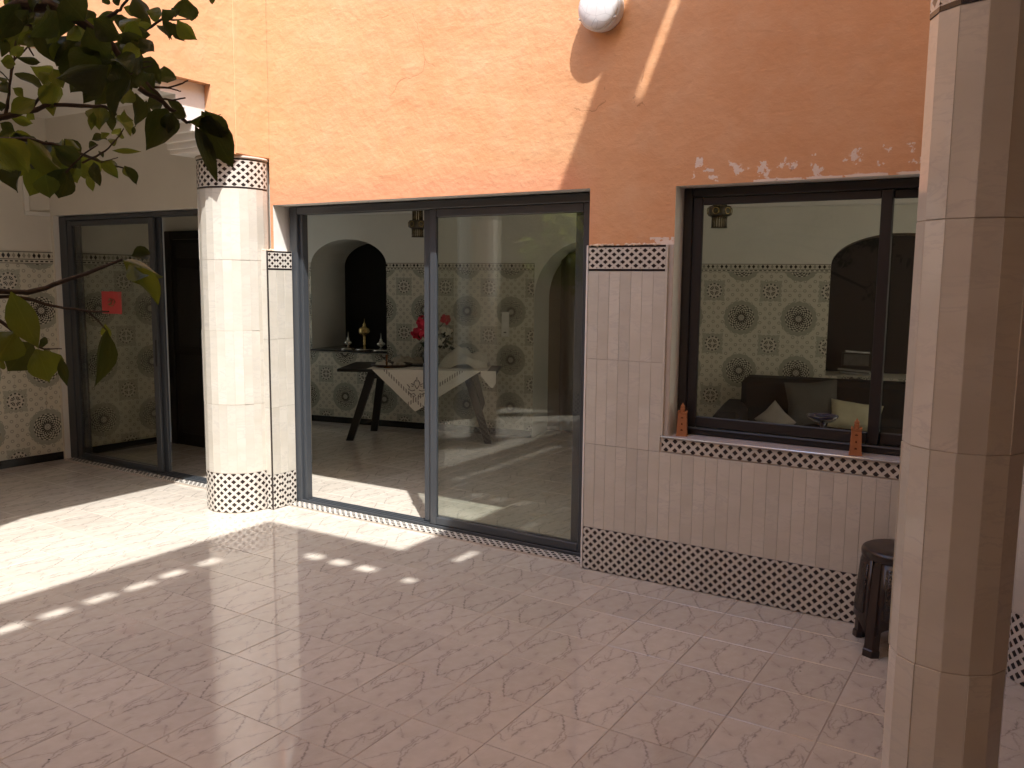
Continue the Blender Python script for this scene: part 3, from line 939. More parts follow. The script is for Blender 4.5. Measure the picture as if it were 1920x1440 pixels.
wd = MB(); wd.bbox(-0.165, -0.125, -0.022, 0, 2.20, 2.74, 0.003); wd.bbox(-0.165, 0.05, -0.0225, 0, 2.165, 2.1995, 0.003)
wd.build('cable_trunking', WHITE, gall)
# far end of the little lobby behind the left door, and the partition
lb = MB(); lb.box(-5.6, -3.43, 1.125, 1.225, 0.0, 2.40); lb.box(-3.43, -3.36, 0.30, 1.225, 0.0, 2.40)
lob = tag(lb.build('lobby_wall', CREAM), 'cream lobby wall around the dark door behind the left glass door', 'wall', kind='thing')
# shell of the salon
sc_ = MB(); sc_.box(-5.7, 3.7, 0.2985, 5.2, 2.42, 2.60)
tag(sc_.build('ceiling', WHITE), kind='structure')
co = MB(); co.bbox(-0.5, 9.0, -0.10, 0.0, 2.352, 2.418, 0.01)
co.build('cornice', WHITE, back)
sw = MB(); sw.box(-5.7, 3.7, 5.2, 5.4, 0, 2.6)
cellwall(sw, [1.23, 1.4, 2.8, 5.2], [0, 0.7, 2.2, 2.6], 0.0, 0.28, lambda y, z: not (1.4 < y < 2.8 and 0.7 < z < 2.2), lambda u, d, z: (-5.42-d, u, z), (0, 0, 0))  # side openings added out of view to brighten the salon
cellwall(sw, [0.302, 0.5, 2.7, 5.2], [0, 0.7, 2.2, 2.6], 0.0, 0.3, lambda y, z: not (0.5 < y < 2.7 and 0.7 < z < 2.2), lambda u, d, z: (3.3+d, u, z), (0, 0, 0))
sws = tag(sw.build('salon_side_walls', ROOMWALL), 'plain pale side walls of the salon with added unseen openings for fill light', 'wall', kind='thing')
k = Mat('warm_diffuser')
tl = k.n('ShaderNodeBsdfTranslucent'); tl.inputs[0].default_value = (0.90, 0.82, 0.66, 1)
k.done(tl.outputs[0])
for x, y0, y1 in ((-5.60, 1.42, 2.78), (3.50, 0.52, 2.68)):  # unseen translucent sheets, added to warm the incoming fill light
    cm = MB(); n = 30
    for i in range(n+1):
        y = y0+(y1-y0)*i/n
        for z in (0.71, 2.19): cm.v.append((x+0.018*math.sin(i*1.7), y, z))
    for i in range(n): cm.face((2*i, 2*i+2, 2*i+3, 2*i+1), 0, True)
    cm.build('added_diffuser', k.m, sws)

# ---- rest of the courtyard, out of frame but lighting and mirrored in the glass
rw = MB(); rw.box(-6.6, 3.7, -7.1, -6.8, -0.05, 5.0)
tag(rw.build('rear_wall', mat_plaster('plaster_beige', (0.46, 0.38, 0.29))), 'beige rear wall of the courtyard behind the viewer', 'wall', kind='thing')
gb = MB(); gb.box(1.935, 2.125, -6.8, -0.003, 2.90, 5.0)
for y0, y1 in ((-0.5, -0.004), (-2.36, -2.06), (-4.9, -4.6)): gb.box(1.936, 2.124, y0, y1, 2.464, 2.90)
tag(gb.build('right_arcade_beam', CREAM), 'plain beam over the slim column carrying the right gallery roof', 'beam', kind='thing')
gb = MB(); gb.box(2.125, 3.6, -6.8, -0.003, 2.95, 3.1)
tag(gb.build('right_gallery_ceiling', CREAM), kind='structure')
rw = MB(); rw.box(3.3, 3.6, -6.8, -0.003, 0, 5.0)
tag(rw.build('right_wall', mat_plaster('plaster_dusk', (0.30, 0.235, 0.18))), 'brown side wall closing the courtyard on the right', 'wall', kind='thing')
# ---- roof over the shaded part: sheets with a row of daylight holes along each free edge
H = 5.0
XE, YE, XF = -0.15, -2.33, 0.99
holes = []
for q in (-4.73, -4.50, -4.27, -4.04, -3.80, -3.576, -3.36, -3.12):
    holes.append((0.148+random.uniform(-.01, .01), 0.222+random.uniform(-.01, .01), q-0.072+random.uniform(-.012, .012), q+0.072+random.uniform(-.012, .012)))
for q in (0.62, 0.82, 1.025): holes.append((q-0.062, q+0.062, -2.75+random.uniform(-.01, .01), -2.665))
holes += [(1.315, 1.385, -2.755, -2.69), (1.352, 1.398, -2.32, -2.10), (1.225, 1.285, -0.96, -0.70)]
xs = sorted({XE, XF, 3.7}|{round(v, 4) for h in holes for v in h[:2]})
ysr = sorted({-7.6, YE, 0.31}|{round(v, 4) for h in holes for v in h[2:]})
def roofsolid(x, y):
    if y < YE:
        if x < XE: return False
    elif x < XF: return False
    return not any(a < x < b and c < y < d for a, b, c, d in holes)
rf = MB()
cellwall(rf, xs, ysr, 0.0, 0.02, roofsolid, lambda u, d, z: (u, z, H+d), (0, 0, 0))
roof = tag(rf.build('canopy_roof', mat_canopy()), 'pale roofing sheets over the shaded side of the courtyard', 'roof', kind='thing')
bm_ = MB()
bm_.box(XE+0.02, XE+0.09, -7.4, YE-0.05, H+0.03, H+0.13); bm_.box(XF+0.03, XF+0.10, YE, 0.2, H+0.03, H+0.13); bm_.box(2.2, 2.27, -7.4, 0.2, H+0.03, H+0.13)
bm_.build('beam', DARKWOOD, roof)
# ================================================================= DOORS AND WINDOW
def leaf_frame(mb, x0, x1, y0, y1, z0, z1, st, top, bot):
    mb.bbox(x0, x0+st, y0, y1, z0, z1, 0.004); mb.bbox(x1-st, x1, y0, y1, z0, z1, 0.004)
    mb.bbox(x0+st+.0002, x1-st-.0002, y0+.001, y1-.001, z1-top, z1-.001, 0.004)
    mb.bbox(x0+st+.0002, x1-st-.0002, y0+.001, y1-.001, z0+.001, z0+bot, 0.004)
def pane(name, x0, x1, y, z0, z1, mat, parent):
    mb = MB(); mb.box(x0, x1, y-.003, y+.003, z0, z1)
    return mb.build(name, mat, parent)
def threshold(x0, x1, y0, y1, parent):
    mb = MB(); mb.box(x0, x1, y0, y1, 0.0005, 0.0095)
    mb.build('threshold_bed', GROUTW, parent)
    n = max(1, round((x1-x0)/0.30)); w = (x1-x0)/n
    for i in range(n):
        m = strip_mesh(w, y1-y0, 'plain', 0.007, lat_for('floor', 'plain', w, y1-y0, None))
        place('threshold_tile', m, (x0+w*(i+.5), (y0+y1)/2, 0.010), (-PI/2, 0, 0), parent)

door = empty('sliding_door', (-1.236, 0.15, 0), 0, 'large half open sliding glass door with dark grey frame under the orange wall', 'door')
L = (1.236, -0.15, 0)
def dpart(name, mb, mat, root=door): return mb.build(name, mat, root, shift=tuple(root.location))
of = MB()
of.bbox(-2.449, -2.375, 0.127, 0.228, 0.012, 2.150, 0.004); of.bbox(-0.052, -0.0005, 0.127, 0.228, 0.012, 2.150, 0.004)
of.bbox(-2.3748, -0.0522, 0.128, 0.227, 2.098, 2.149, 0.004)
of.bbox(-2.3748, -2.345, 0.150, 0.205, 0.03, 2.097, 0.003)
for y in (0.128, 0.160, 0.192, 0.220): of.bbox(-2.3746, -0.0524, y, y+0.010, 0.012, 0.034, 0.002)
of.bbox(-2.3747, -0.0523, 0.129, 0.226, 0.0005, 0.014, 0.002)
dpart('frame', of, FRAME)
for nm, x0, x1, y0, y1 in (('fixed_leaf', -1.205, -0.054, 0.134, 0.160), ('sliding_leaf', -1.279, -0.120, 0.170, 0.198)):
    lf = MB(); leaf_frame(lf, x0, x1, y0, y1, 0.036, 2.096, 0.052, 0.052, 0.052)
    o = dpart(nm, lf, FRAME)
    mb = MB(); mb.box(x0+.05, x1-.05, (y0+y1)/2-.003, (y0+y1)/2+.003, 0.086, 2.046)
    mb.build('pane', GLASS, o, shift=tuple(door.location))
    if nm == 'sliding_leaf':
        mb = MB(); mb.bbox(x0-.0045, x0+.001, y0-.006, y1-.004, 0.93, 1.10, 0.002)
        mb.build('handle', simple('black_plastic', (0.012, 0.012, 0.013), 0.4), o, shift=tuple(door.location))
thr = empty('door_threshold', (0, 0, 0), 0, 'strip of lattice tiles laid along the foot of the big glass door', 'threshold')
threshold(-2.40, -0.004, 0.030, 0.122, thr)

gd = empty('sliding_door', (-4.1, 0.13, 0), 0, 'left glass door with a red paper square stuck on its pane', 'door')
of = MB()
of.bbox(-5.255, -5.150, 0.10, 0.205, 0.012, 2.165, 0.004); of.bbox(-2.99, -2.952, 0.10, 0.205, 0.012, 2.165, 0.004)
of.bbox(-5.1498, -2.992, 0.101, 0.204, 2.128, 2.164, 0.004)
for y in (0.102, 0.135, 0.168, 0.195): of.bbox(-5.1496, -2.992, y, y+0.009, 0.012, 0.030, 0.002)
of.bbox(-5.1497, -2.992, 0.102, 0.203, 0.0005, 0.013, 0.002)
dpart('frame', of, FRAME, gd)
for nm, x0, x1, y0, y1 in (('fixed_leaf', -5.148, -3.958, 0.108, 0.134), ('sliding_leaf', -5.09, -3.918, 0.143, 0.169)):
    lf = MB(); leaf_frame(lf, x0, x1, y0, y1, 0.032, 2.126, 0.066, 0.045, 0.040)
    o = dpart(nm, lf, FRAME, gd)
    mb = MB(); mb.box(x0+.064, x1-.064, (y0+y1)/2-.003, (y0+y1)/2+.003, 0.070, 2.083)
    mb.build('pane', GLASS, o, shift=tuple(gd.location))
mb = MB(); mb.bbox(-3.984, -3.965, 0.0995, 0.1075, 0.92, 1.14, 0.003)
dpart('handle', mb, simple('black_plastic', (0.012, 0.012, 0.013), 0.4), gd)
thr2 = empty('door_threshold', (0, 0, 0), 0, 'strip of lattice tiles laid along the foot of the left glass door', 'threshold')
threshold(-5.22, -2.98, 0.020, 0.096, thr2)
# red paper on the pane, with a printed olive figure
rp = MB()
nx, nz = 8, 6
for i in range(nx+1):
    for j in range(nz+1):
        u, v = i/nx, j/nz
        rp.v.append((-4.70+0.275*u+random.uniform(-.002, .002), 0.1155-0.004*math.sin(u*5)*v, 1.335+0.188*v+random.uniform(-.002, .002)))
for i in range(nx):
    for j in range(nz):
        a = i*(nz+1)+j
        rp.face((a, a+nz+1, a+nz+2, a+1), 0, True)
paper = rp.build('paper_note', simple('red_paper', (0.50, 0.075, 0.075), 0.7, 0.2, 0, 0.08, 12))
tag(paper, 'square red paper with a faint olive figure stuck on the left glass door', 'paper')
fg = MB()
fg.tube([(-4.60, .1105, 1.445), (-4.575, .1105, 1.462), (-4.545, .1105, 1.450), (-4.56, .1105, 1.425), (-4.60, .1105, 1.412), (-4.57, .1105, 1.40), (-4.525, .1105, 1.405)], [.004, .007, .008, .009, .008, .007, .003], 6)
fg.tube([(-4.525, .1105, 1.462), (-4.51, .1105, 1.438), (-4.528, .1105, 1.415)], [.003, .006, .003], 6)
fg.build('printed_figure', simple('olive_ink', (0.27, 0.16, 0.08), 0.8), paper)

ld = empty('lobby_door', (-4.66, 1.11, 0), 0, 'dark panelled wooden door standing behind the left glass door', 'door')
mb = MB()
mb.bbox(-5.15, -5.06, 1.085, 1.1245, 0.0, 2.09, 0.006); mb.bbox(-4.19, -4.10, 1.085, 1.1245, 0.0, 2.09, 0.006); mb.bbox(-5.059, -4.191, 1.086, 1.1245, 2.01, 2.089, 0.006)
dpart('frame', mb, DARKWOOD, ld)
mb = MB(); mb.bbox(-5.058, -4.192, 1.10, 1.123, 0.002, 2.008, 0.004)
dpart('door_leaf', mb, DARKWOOD, ld)
CARVED = simple('carved_panel', (0.030, 0.026, 0.023), 0.55, 0.4, 0, 0.8, 70, 0.9, 0.01)
for z0, z1 in ((1.83, 1.97), (0.98, 1.74), (0.12, 0.9)):
    mb = MB(); mb.bbox(-4.99, -4.26, 1.090, 1.101, z0, z1, 0.008)
    dpart('door_panel', mb, CARVED, ld)

win = empty('window', (1.308, 0.14, 0.826), 0, 'dark framed sliding window over the tiled sill with two clay towers', 'window')
of = MB()
of.bbox(0.4985, 0.548, 0.118, 0.205, 0.8275, 2.143, 0.004); of.bbox(2.07, 2.1185, 0.118, 0.205, 0.8275, 2.143, 0.004)
of.bbox(0.5482, 2.0698, 0.119, 0.204, 2.098, 2.142, 0.004); of.bbox(0.5482, 2.0698, 0.119, 0.204, 0.8275, 0.866, 0.004)
of.bbox(0.5484, 2.0696, 0.112, 0.119, 0.855, 0.862, 0.001)
dpart('frame', of, FRAMED, win)
for nm, x0, x1, y0, y1 in (('sliding_leaf', 0.5486, 1.528, 0.126, 0.150), ('fixed_leaf', 1.475, 2.0694, 0.158, 0.182)):
    lf = MB(); leaf_frame(lf, x0, x1, y0, y1, 0.868, 2.096, 0.052, 0.042, 0.060)
    o = dpart(nm, lf, FRAMED, win)
    mb = MB(); mb.box(x0+.05, x1-.05, (y0+y1)/2-.003, (y0+y1)/2+.003, 0.926, 2.056)
    mb.build('pane', GLASSW, o, shift=tuple(win.location))
isb = MB(); isb.bbox(0.499, 2.118, 0.206, 0.33, 0.815, 0.835, 0.003)
isb.build('inner_sill', STRIP, facade)

# ================================================================= THINGS ON AND BY THE WALL
# bulkhead lamp
lamp = empty('wall_lamp', (0.070, 0, 3.082), 0, 'round white glass bulkhead lamp high on the orange wall', 'lamp')
mb = MB(); mb.lathe([(0.106, -0.001), (0.114, -0.012), (0.122, -0.050), (0.123, -0.078), (0.118, -0.084)], 40, axis='y')
mb.build('base', simple('lamp_base', (0.66, 0.66, 0.66), 0.4), lamp)
def dome():
    mb = MB(); mb.lathe([(0.113, -0.082), (0.1165, -0.088), (0.112, -0.097), (0.098, -0.106), (0.075, -0.113), (0.045, -0.118), (0.02, -0.1198), (0.001, -0.12)], 40, axis='y'); return mb
k = Mat('frosted_lamp_glass')
p = k.obj(); vo = k.n('ShaderNodeTexVoronoi', feature='DISTANCE_TO_EDGE'); vo.inputs['Scale'].default_value = 17; k.link(p, vo.inputs['Vector'])
c = k.mix(k.lt(vo.outputs['Distance'], 0.012), (0.72, 0.73, 0.74), (0.50, 0.51, 0.53))
k.done(k.bsdf(c, 0.12, 0.5, 0, k.bump(k.noise(p, 14, 2), 0.25, 0.01)))
dome().build('glass_dome', k.m, lamp)
mb = MB()
for q in range(3):
    a = -0.6+q*2.1
    mb.bbox(0.117*math.cos(a)-.008, 0.117*math.cos(a)+.008, -0.094, -0.070, 0.117*math.sin(a)-.006, 0.117*math.sin(a)+.006, .002)
mb.build('clip', simple('lamp_clip', (0.6, 0.6, 0.58), 0.3), lamp)

# clay towers on the sill
CLAY = simple('terracotta', (0.37, 0.145, 0.060), 0.8, 0.25, 0, 0.18, 30, 0.35)
CLAYD = simple('terracotta_dark', (0.12, 0.035, 0.015), 0.9, 0.1)
def tower(x, y, rz, label):
    r = empty('clay_tower', (x, y, 0.8262), rz, label, 'ornament', 'terracotta towers on the window sill')
    mb = MB()
    mb.bbox(-.030, .030, -.030, .030, 0, .007, .0015)
    b = len(mb.v)
    pr = [(.0275, .0072), (.0225, .118), (.0245, .122), (.0245, .128), (.019, .1282)]
    for h, z in pr: mb.v += [(-h, -h, z), (h, -h, z), (h, h, z), (-h, h, z)]
    for i in range(len(pr)-1):
        for q in range(4):
            j = (q+1) % 4
            mb.face((b+4*i+q, b+4*i+j, b+4*i+4+j, b+4*i+4+q))
    e = b+4*(len(pr)-1); mb.face((e, e+1, e+2, e+3))
    mb.build('shaft', CLAY, r)
    for q in range(8):
        a = q*PI/4
        m2 = MB(); m2.bbox(-.0045+.0205*max(-1, min(1, 1.42*math.cos(a))), .0045+.0205*max(-1, min(1, 1.42*math.cos(a))), -.0045+.0205*max(-1, min(1, 1.42*math.sin(a))), .0045+.0205*max(-1, min(1, 1.42*math.sin(a))), .1283, .135, .001)
        m2.build('merlon', CLAY, r)
    m2 = MB(); m2.bbox(-.0115, .0115, -.0115, .0115, .1285, .153, .001); m2.lathe([(.010, .1532), (.0125, .158), (.010, .165), (.005, .170), (.003, .176), (.0005, .180)], 10)
    m2.build('lantern_top', CLAY, r)
    for (px, pz, w, h) in ((0, .03, .012, .010), (0, .062, .008, .012), (0, .097, .014, .008)):
        for s in range(4):
            yy = -(.0275-(pz/.118)*.005)-.0006
            m2 = MB(); m2.prism([(px-w/2, pz), (px+w/2, pz), (px+w/2, pz+h*.6), (px, pz+h), (px-w/2, pz+h*.6)], yy, yy+.002)
            o = m2.build('window_niche', CLAYD, r); o.rotation_euler = (0, 0, s*PI/2)
    return r
tower(0.553, 0.060, 0.25, 'clay minaret figurine in the left corner of the window sill')
tower(1.440, 0.045, 0.2, 'clay minaret figurine on the sill beside the window mullion')

# brown plastic stool
k = Mat('brown_plastic')
p = k.obj()
k.done(k.bsdf((0.028, 0.016, 0.013), 0.28, 0.5, 0, k.bump(k.noise(p, 40, 3), 0.12, 0.002)))
BROWN = k.m
k = Mat('brown_woven_plastic')
vo = k.n('ShaderNodeTexVoronoi', feature='DISTANCE_TO_EDGE'); vo.inputs['Scale'].default_value = 85; k.link(k.obj(), vo.inputs['Vector'])
f = k.ramp(vo.outputs['Distance'], [(0.10, 0.0), (0.25, 1.0)])
k.done(k.bsdf(k.mix(f, (0.030, 0.018, 0.014), (0.006, 0.004, 0.004)), 0.25, 0.5, 0, k.bump(f, 0.9, 0.004)))
WOVEN = k.m
st = empty('plastic_stool', (1.685, -0.205, 0), 0.35, 'brown plastic stool by the tiled wall half hidden by the slim column', 'stool')
mb = MB(); mb.lathe([(0.146, 0.425), (0.151, 0.430), (0.152, 0.452), (0.147, 0.464), (0.136, 0.470), (0.06, 0.467), (0.001, 0.466)], 40)
mb.build('seat', BROWN, st)
def ring_panel(a0, a1, z0, z1, r0, r1, th, m, arch=0.0):
    mb = MB(); n = 10
    for side in (0, 1):
        for i in range(n+1):
            a = a0+(a1-a0)*i/n
            zb = z0+arch*(1-abs(2*i/n-1)**3)
            ra = r0-side*th; rb = r1-side*th
            zz = (zb-z0)/(z1-z0) if z1 > z0 else 0
            rr = ra+(rb-ra)*zz
            mb.v += [(rr*math.cos(a), rr*math.sin(a), zb), (rb*math.cos(a), rb*math.sin(a), z1)]
    o = 2*(n+1)
    for i in range(n):
        mb.face((2*i, 2*i+2, 2*i+3, 2*i+1), m, True); mb.face((o+2*i, o+2*i+1, o+2*i+3, o+2*i+2), m, True)
        mb.face((2*i, o+2*i, o+2*i+2, 2*i+2), m); mb.face((2*i+1, 2*i+3, o+2*i+3, o+2*i+1), m)
    mb.face((0, 1, o+1, o)); mb.face((2*n, o+2*n, o+2*n+1, 2*n+1))
    return mb
for q in range(4):
    a = PI/4+q*PI/2
    lg = MB(); b = 0
    for (z, r, w, d) in ((0.0, 0.183, 0.040, 0.030), (0.03, 0.181, 0.041, 0.030), (0.035, 0.176, 0.036, 0.027), (0.15, 0.168, 0.038, 0.026), (0.40, 0.147, 0.032, 0.022), (0.429, 0.138, 0.026, 0.015)):
        cx, cy_ = r*math.cos(a), r*math.sin(a)
        tx, ty = -math.sin(a), math.cos(a); ox, oy = math.cos(a), math.sin(a)
        for (s, e) in ((-1, -.9), (-.55, .15), (0.55, .15), (1, -.9)):
            lg.v.append((cx+tx*w*s+ox*d*e, cy_+ty*w*s+oy*d*e, z))
        for (s, e) in ((0.6, -1.5), (-.6, -1.5)):
            lg.v.append((cx+tx*w*s+ox*d*e, cy_+ty*w*s+oy*d*e, z))
    for L_ in range(5):
        for i in range(6):
            j = (i+1) % 6
            lg.face((L_*6+i, L_*6+j, L_*6+6+j, L_*6+6+i))
    lg.face((5, 4, 3, 2, 1, 0)); lg.face((30, 31, 32, 33, 34, 35))
    lg.build('leg', BROWN, st)
    ring_panel(a+0.15, a+PI/2-0.15, 0.095, 0.432, 0.174, 0.148, 0.005, 0, 0.055).build('side_panel', BROWN, st)
    wv = ring_panel(a+0.30, a+PI/2-0.30, 0.18, 0.405, 0.1702, 0.1524, 0.003, 0)
    wv.build('woven_panel', WOVEN, st)

# ================================================================= SALON FURNITURE
# table with splayed legs
E1 = Vector((0.884, 0.467, 0)); E2 = Vector((-0.467, 0.884, 0))
TN = Vector((-3.84, 2.07, 0)); TR = math.atan2(0.467, 0.884)
tb = empty('dining_table', TN, TR, 'dark wooden table with splayed legs under a white cloth in the salon', 'table')
mb = MB(); mb.bbox(0, 1.62, 0, 0.78, 0.718, 0.748, 0.006)
mb.build('tabletop', DARKWOOD, tb)
mb = MB(); mb.bbox(0.28, 1.34, 0.14, 0.165, 0.64, 0.7175, 0.004); mb.bbox(0.28, 1.34, 0.60, 0.625, 0.64, 0.7175, 0.004)
mb.build('apron', DARKWOOD, tb)
def splay(x0, y0, x1, y1):
    mb = MB(); b = 0
    for (x, y, z, h) in ((x1, y1, 0, .036), (x0, y0, 0.716, .042)):
        mb.v += [(x-h, y-h*.7, z), (x+h, y-h*.7, z), (x+h, y+h*.7, z), (x-h, y+h*.7, z)]
    for i in range(4):
        j = (i+1) % 4
        mb.face((i, j, 4+j, 4+i))
    mb.face((3, 2, 1, 0)); mb.face((4, 5, 6, 7))
    mb.build('leg', DARKWOOD, tb)
splay(0.33, 0.16, 0.10, 0.10); splay(1.30, 0.16, 1.53, 0.10); splay(0.33, 0.62, 0.22, 0.68); splay(1.30, 0.62, 1.50, 0.68)
# table cloth: square of linen turned on the table, one embroidered corner hanging over the front
k = Mat('linen')
p = k.obj()
c = k.mix(k.noise(p, 60, 2), (0.74, 0.71, 0.65), (0.80, 0.78, 0.72))
uvx, uvy, _z = k.xyz(k.uv())
def hem(d):
    on = k.lt(k.M('ABSOLUTE', k.sub(d, 0.13)), 0.022)
    return on
h1, h2 = hem(uvx), hem(uvy)
zz = k.gt(k.M('SINE', k.mul(k.add(uvx, k.mul(uvy, -1.0)), 150.0)), 0.0)
c = k.mix(k.mul(k.mul(k.mx(h1, h2), zz), 0.75), c, (0.12, 0.11, 0.10))
k.done(k.bsdf(c, 0.9, 0.1, 0, k.bump(k.noise(p, 220, 2), 0.2, 0.001)))
LINEN = k.m
TIP = 0.80
def cloth_mesh():
    V = []; F = []; UV = []
    n = 22
    S0, S1, tip = 0.36, 1.46, TIP
    def P(s, t):
        # s along the front edge, t: 0 back edge .. 1 front edge, above 1 = hanging depth
        if t <= 1: return (s, 0.66-0.664*t, 0.7505+0.002*math.sin(9*s+4*t))
        d = t-1
        return (s, -0.0075-0.012*d+0.006*math.sin(s*14)*d, 0.749-d)
    def grid(fn, nu, nv, uvf):
        b = len(V)
        for i in range(nu+1):
            for j in range(nv+1):
                V.append(fn(i/nu, j/nv)); UV.append(uvf(i/nu, j/nv))
        for i in range(nu):
            for j in range(nv):
                a = b+i*(nv+1)+j
                F.append((a, a+1, a+nv+2, a+nv+1))
    grid(lambda a, t: P(S0-0.06+(S1-S0+0.12)*a, t), n, 6, lambda a, t: (.5, .5))
    D = 0.42
    def hang(a, t):
        s = S0+(S1-S0)*a
        mid = (tip-S0)/(S1-S0)
        dmax = D*(a/mid if a < mid else (1-a)/(1-mid))
        return P(s, 1+max(dmax*t, 1e-4)) if dmax*t > 1e-4 else (s, -0.0065, 0.7495)
    def hu(a, t):
        mid = (tip-S0)/(S1-S0)
        l = a if a < mid else mid+(a-mid)
        dm = (a/mid if a < mid else (1-a)/(1-mid))
        d = dm*t
        # distance to the two slanting hems
        e1 = max(0, (a/mid-d))*0.45; e2 = max(0, ((1-a)/(1-mid)-d))*0.45
        return (e1 if a < 1 else .5, e2)
    grid(hang, 40, 10, hu)
    # short fold at the right hand end
    def drop(a, t):
        s = 1.46+0.14*a
        dd = (0.05+0.17*a-0.10*max(0, a-.75)*4)*t
        return (s+0.012*a, -0.010-0.006*math.sin(a*6), 0.7505-dd)
    grid(drop, 10, 4, lambda a, t: (.5, .5))
    me = bpy.data.meshes.new('tablecloth')
    me.from_pydata(V, [], F)
    ul = me.uv_layers.new(name='UVMap')
    for pl_ in me.polygons:
        pl_.use_smooth = True
        for li in pl_.loop_indices: ul.data[li].uv = UV[me.loops[li].vertex_index]
    me.materials.append(LINEN)
    me.update()
    return me
cl = place('tablecloth', cloth_mesh(), TN, (0, 0, TR))
tag(cl, 'white linen cloth whose embroidered corner hangs over the table front', 'tablecloth')
em = MB()
THREAD = simple('dark_thread', (0.10, 0.09, 0.08), 0.9)
def curl(pts): em.tube([(TIP+0.02+x, -0.0215-0.002, 0.56+z) for x, z in pts], 0.0035, 5)
for s in (-1, 1):
    curl([(s*.012, .09), (s*.03, .06), (s*.018, .03), (0, .0)])
    curl([(s*.10, .045), (s*.075, .02), (s*.085, -.005), (s*.05, -.02), (s*.02, -.01)])
    curl([(s*.06, .055), (s*.035, .045), (s*.04, .025), (s*.055, .03)])
    curl([(s*.085, -.035), (s*.06, -.055), (s*.03, -.045), (s*.015, -.065), (s*.03, -.08), (s*.045, -.07)])
curl([(0, .12), (0, .075)])
em.build('embroidery', THREAD, cl)
# what lies on the table
def on_table(s, t): return TN+E1*s+E2*t+Vector((0, 0, 0.753))
k = simple('tray_wood', (0.045, 0.026, 0.016), 0.5)
tr = empty('serving_tray', on_table(0.50, 0.30), TR+0.1, 'dark oval tray with crumpled napkins on the salon table', 'tray')
mb = MB(); mb.lathe([(0.17, 0.0), (0.21, 0.012), (0.215, 0.030), (0.205, 0.030), (0.17, 0.010), (0.001, 0.010)], 28)
mb.build('dish', k, tr)
def crumple(name, w, d, h, mat, seed, parent=None, loc=None, fold=6):
    rg_ = random.Random(seed); mb = MB(); n = 16
    ph = [rg_.uniform(0, 6) for _ in range(6)]
    for i in range(n+1):
        for j in range(n+1):
            u, v = i/n*2-1, j/n*2-1
            e = max(0, 1-(abs(u)**2.6+abs(v)**2.6)*.9)
            z = h*(e**.6)*(0.72+0.16*math.sin(fold*u+ph[0]+2*v)+0.14*math.sin(fold*1.3*v+ph[1]-3*u)+0.08*math.sin(11*u+9*v+ph[2]))
            mb.v.append((u*w/2*(1+.05*math.sin(5*v+ph[3])), v*d/2*(1+.06*math.sin(6*u+ph[4])), max(0.0015, z)))
    for i in range(n):
        for j in range(n):
            a = i*(n+1)+j
            mb.face((a, a+n+1, a+n+2, a+1), 0, True)
    o = mb.build(name, mat, parent)
    if loc is not None: o.location = loc
    return o
NAP = simple('napkin_cloth', (0.58, 0.55, 0.48), 0.9, 0.1, 0, 0.15, 30, 0.3)
PRINT = simple('printed_cloth', (0.34, 0.31, 0.25), 0.9, 0.1, 0, 0.6, 34, 0.3)
crumple('napkin', 0.16, 0.14, 0.055, NAP, 1, tr, (-0.08, -0.05, 0.012))
crumple('napkin', 0.14, 0.13, 0.04, PRINT, 2, tr, (0.08, 0.0, 0.012))
cs = crumple('candle_glass_base', 0.01, 0.01, 0.01, NAP, 3); bpy.data.objects.remove(cs)
cb = empty('amber_candlestick', on_table(0.485, 0.12), 0, 'thin amber glass candlestick at the front of the table', 'candlestick')
mb = MB(); mb.lathe([(0.032, 0), (0.034, 0.004), (0.012, 0.012), (0.009, 0.03), (0.013, 0.05), (0.010, 0.07), (0.013, 0.12), (0.014, 0.135), (0.010, 0.136), (0.001, 0.12)], 16)
mb.build('stem', simple('amber_glass', (0.16, 0.07, 0.025), 0.15, 0.6), cb)
fo = crumple('folded_cloth', 0.40, 0.26, 0.10, PRINT, 5, None, on_table(0.62, 0.60), 4)
fo.rotation_euler = (0, 0, TR)
tag(fo, 'folded printed cloth on a dark board at the back of the table', 'cloth')
hm = MB(); hm.bbox(-0.24, 0.24, -0.11, 0.11, 0, 0.014, 0.004)
hb_ = hm.build('serving_board', DARKWOOD); hb_.location = on_table(0.78, 0.40); hb_.rotation_euler = (0, 0, TR)
tag(hb_, 'dark flat board lying on the table between the tray and the flowers', 'board')
mo = crumple('covered_basket', 0.50, 0.40, 0.215, NAP, 9, None, on_table(1.25, 0.36), 5)
mo.rotation_euler = (0, 0, TR)
tag(mo, 'rounded bread basket wrapped in cream cloth at the right end of the table', 'basket')
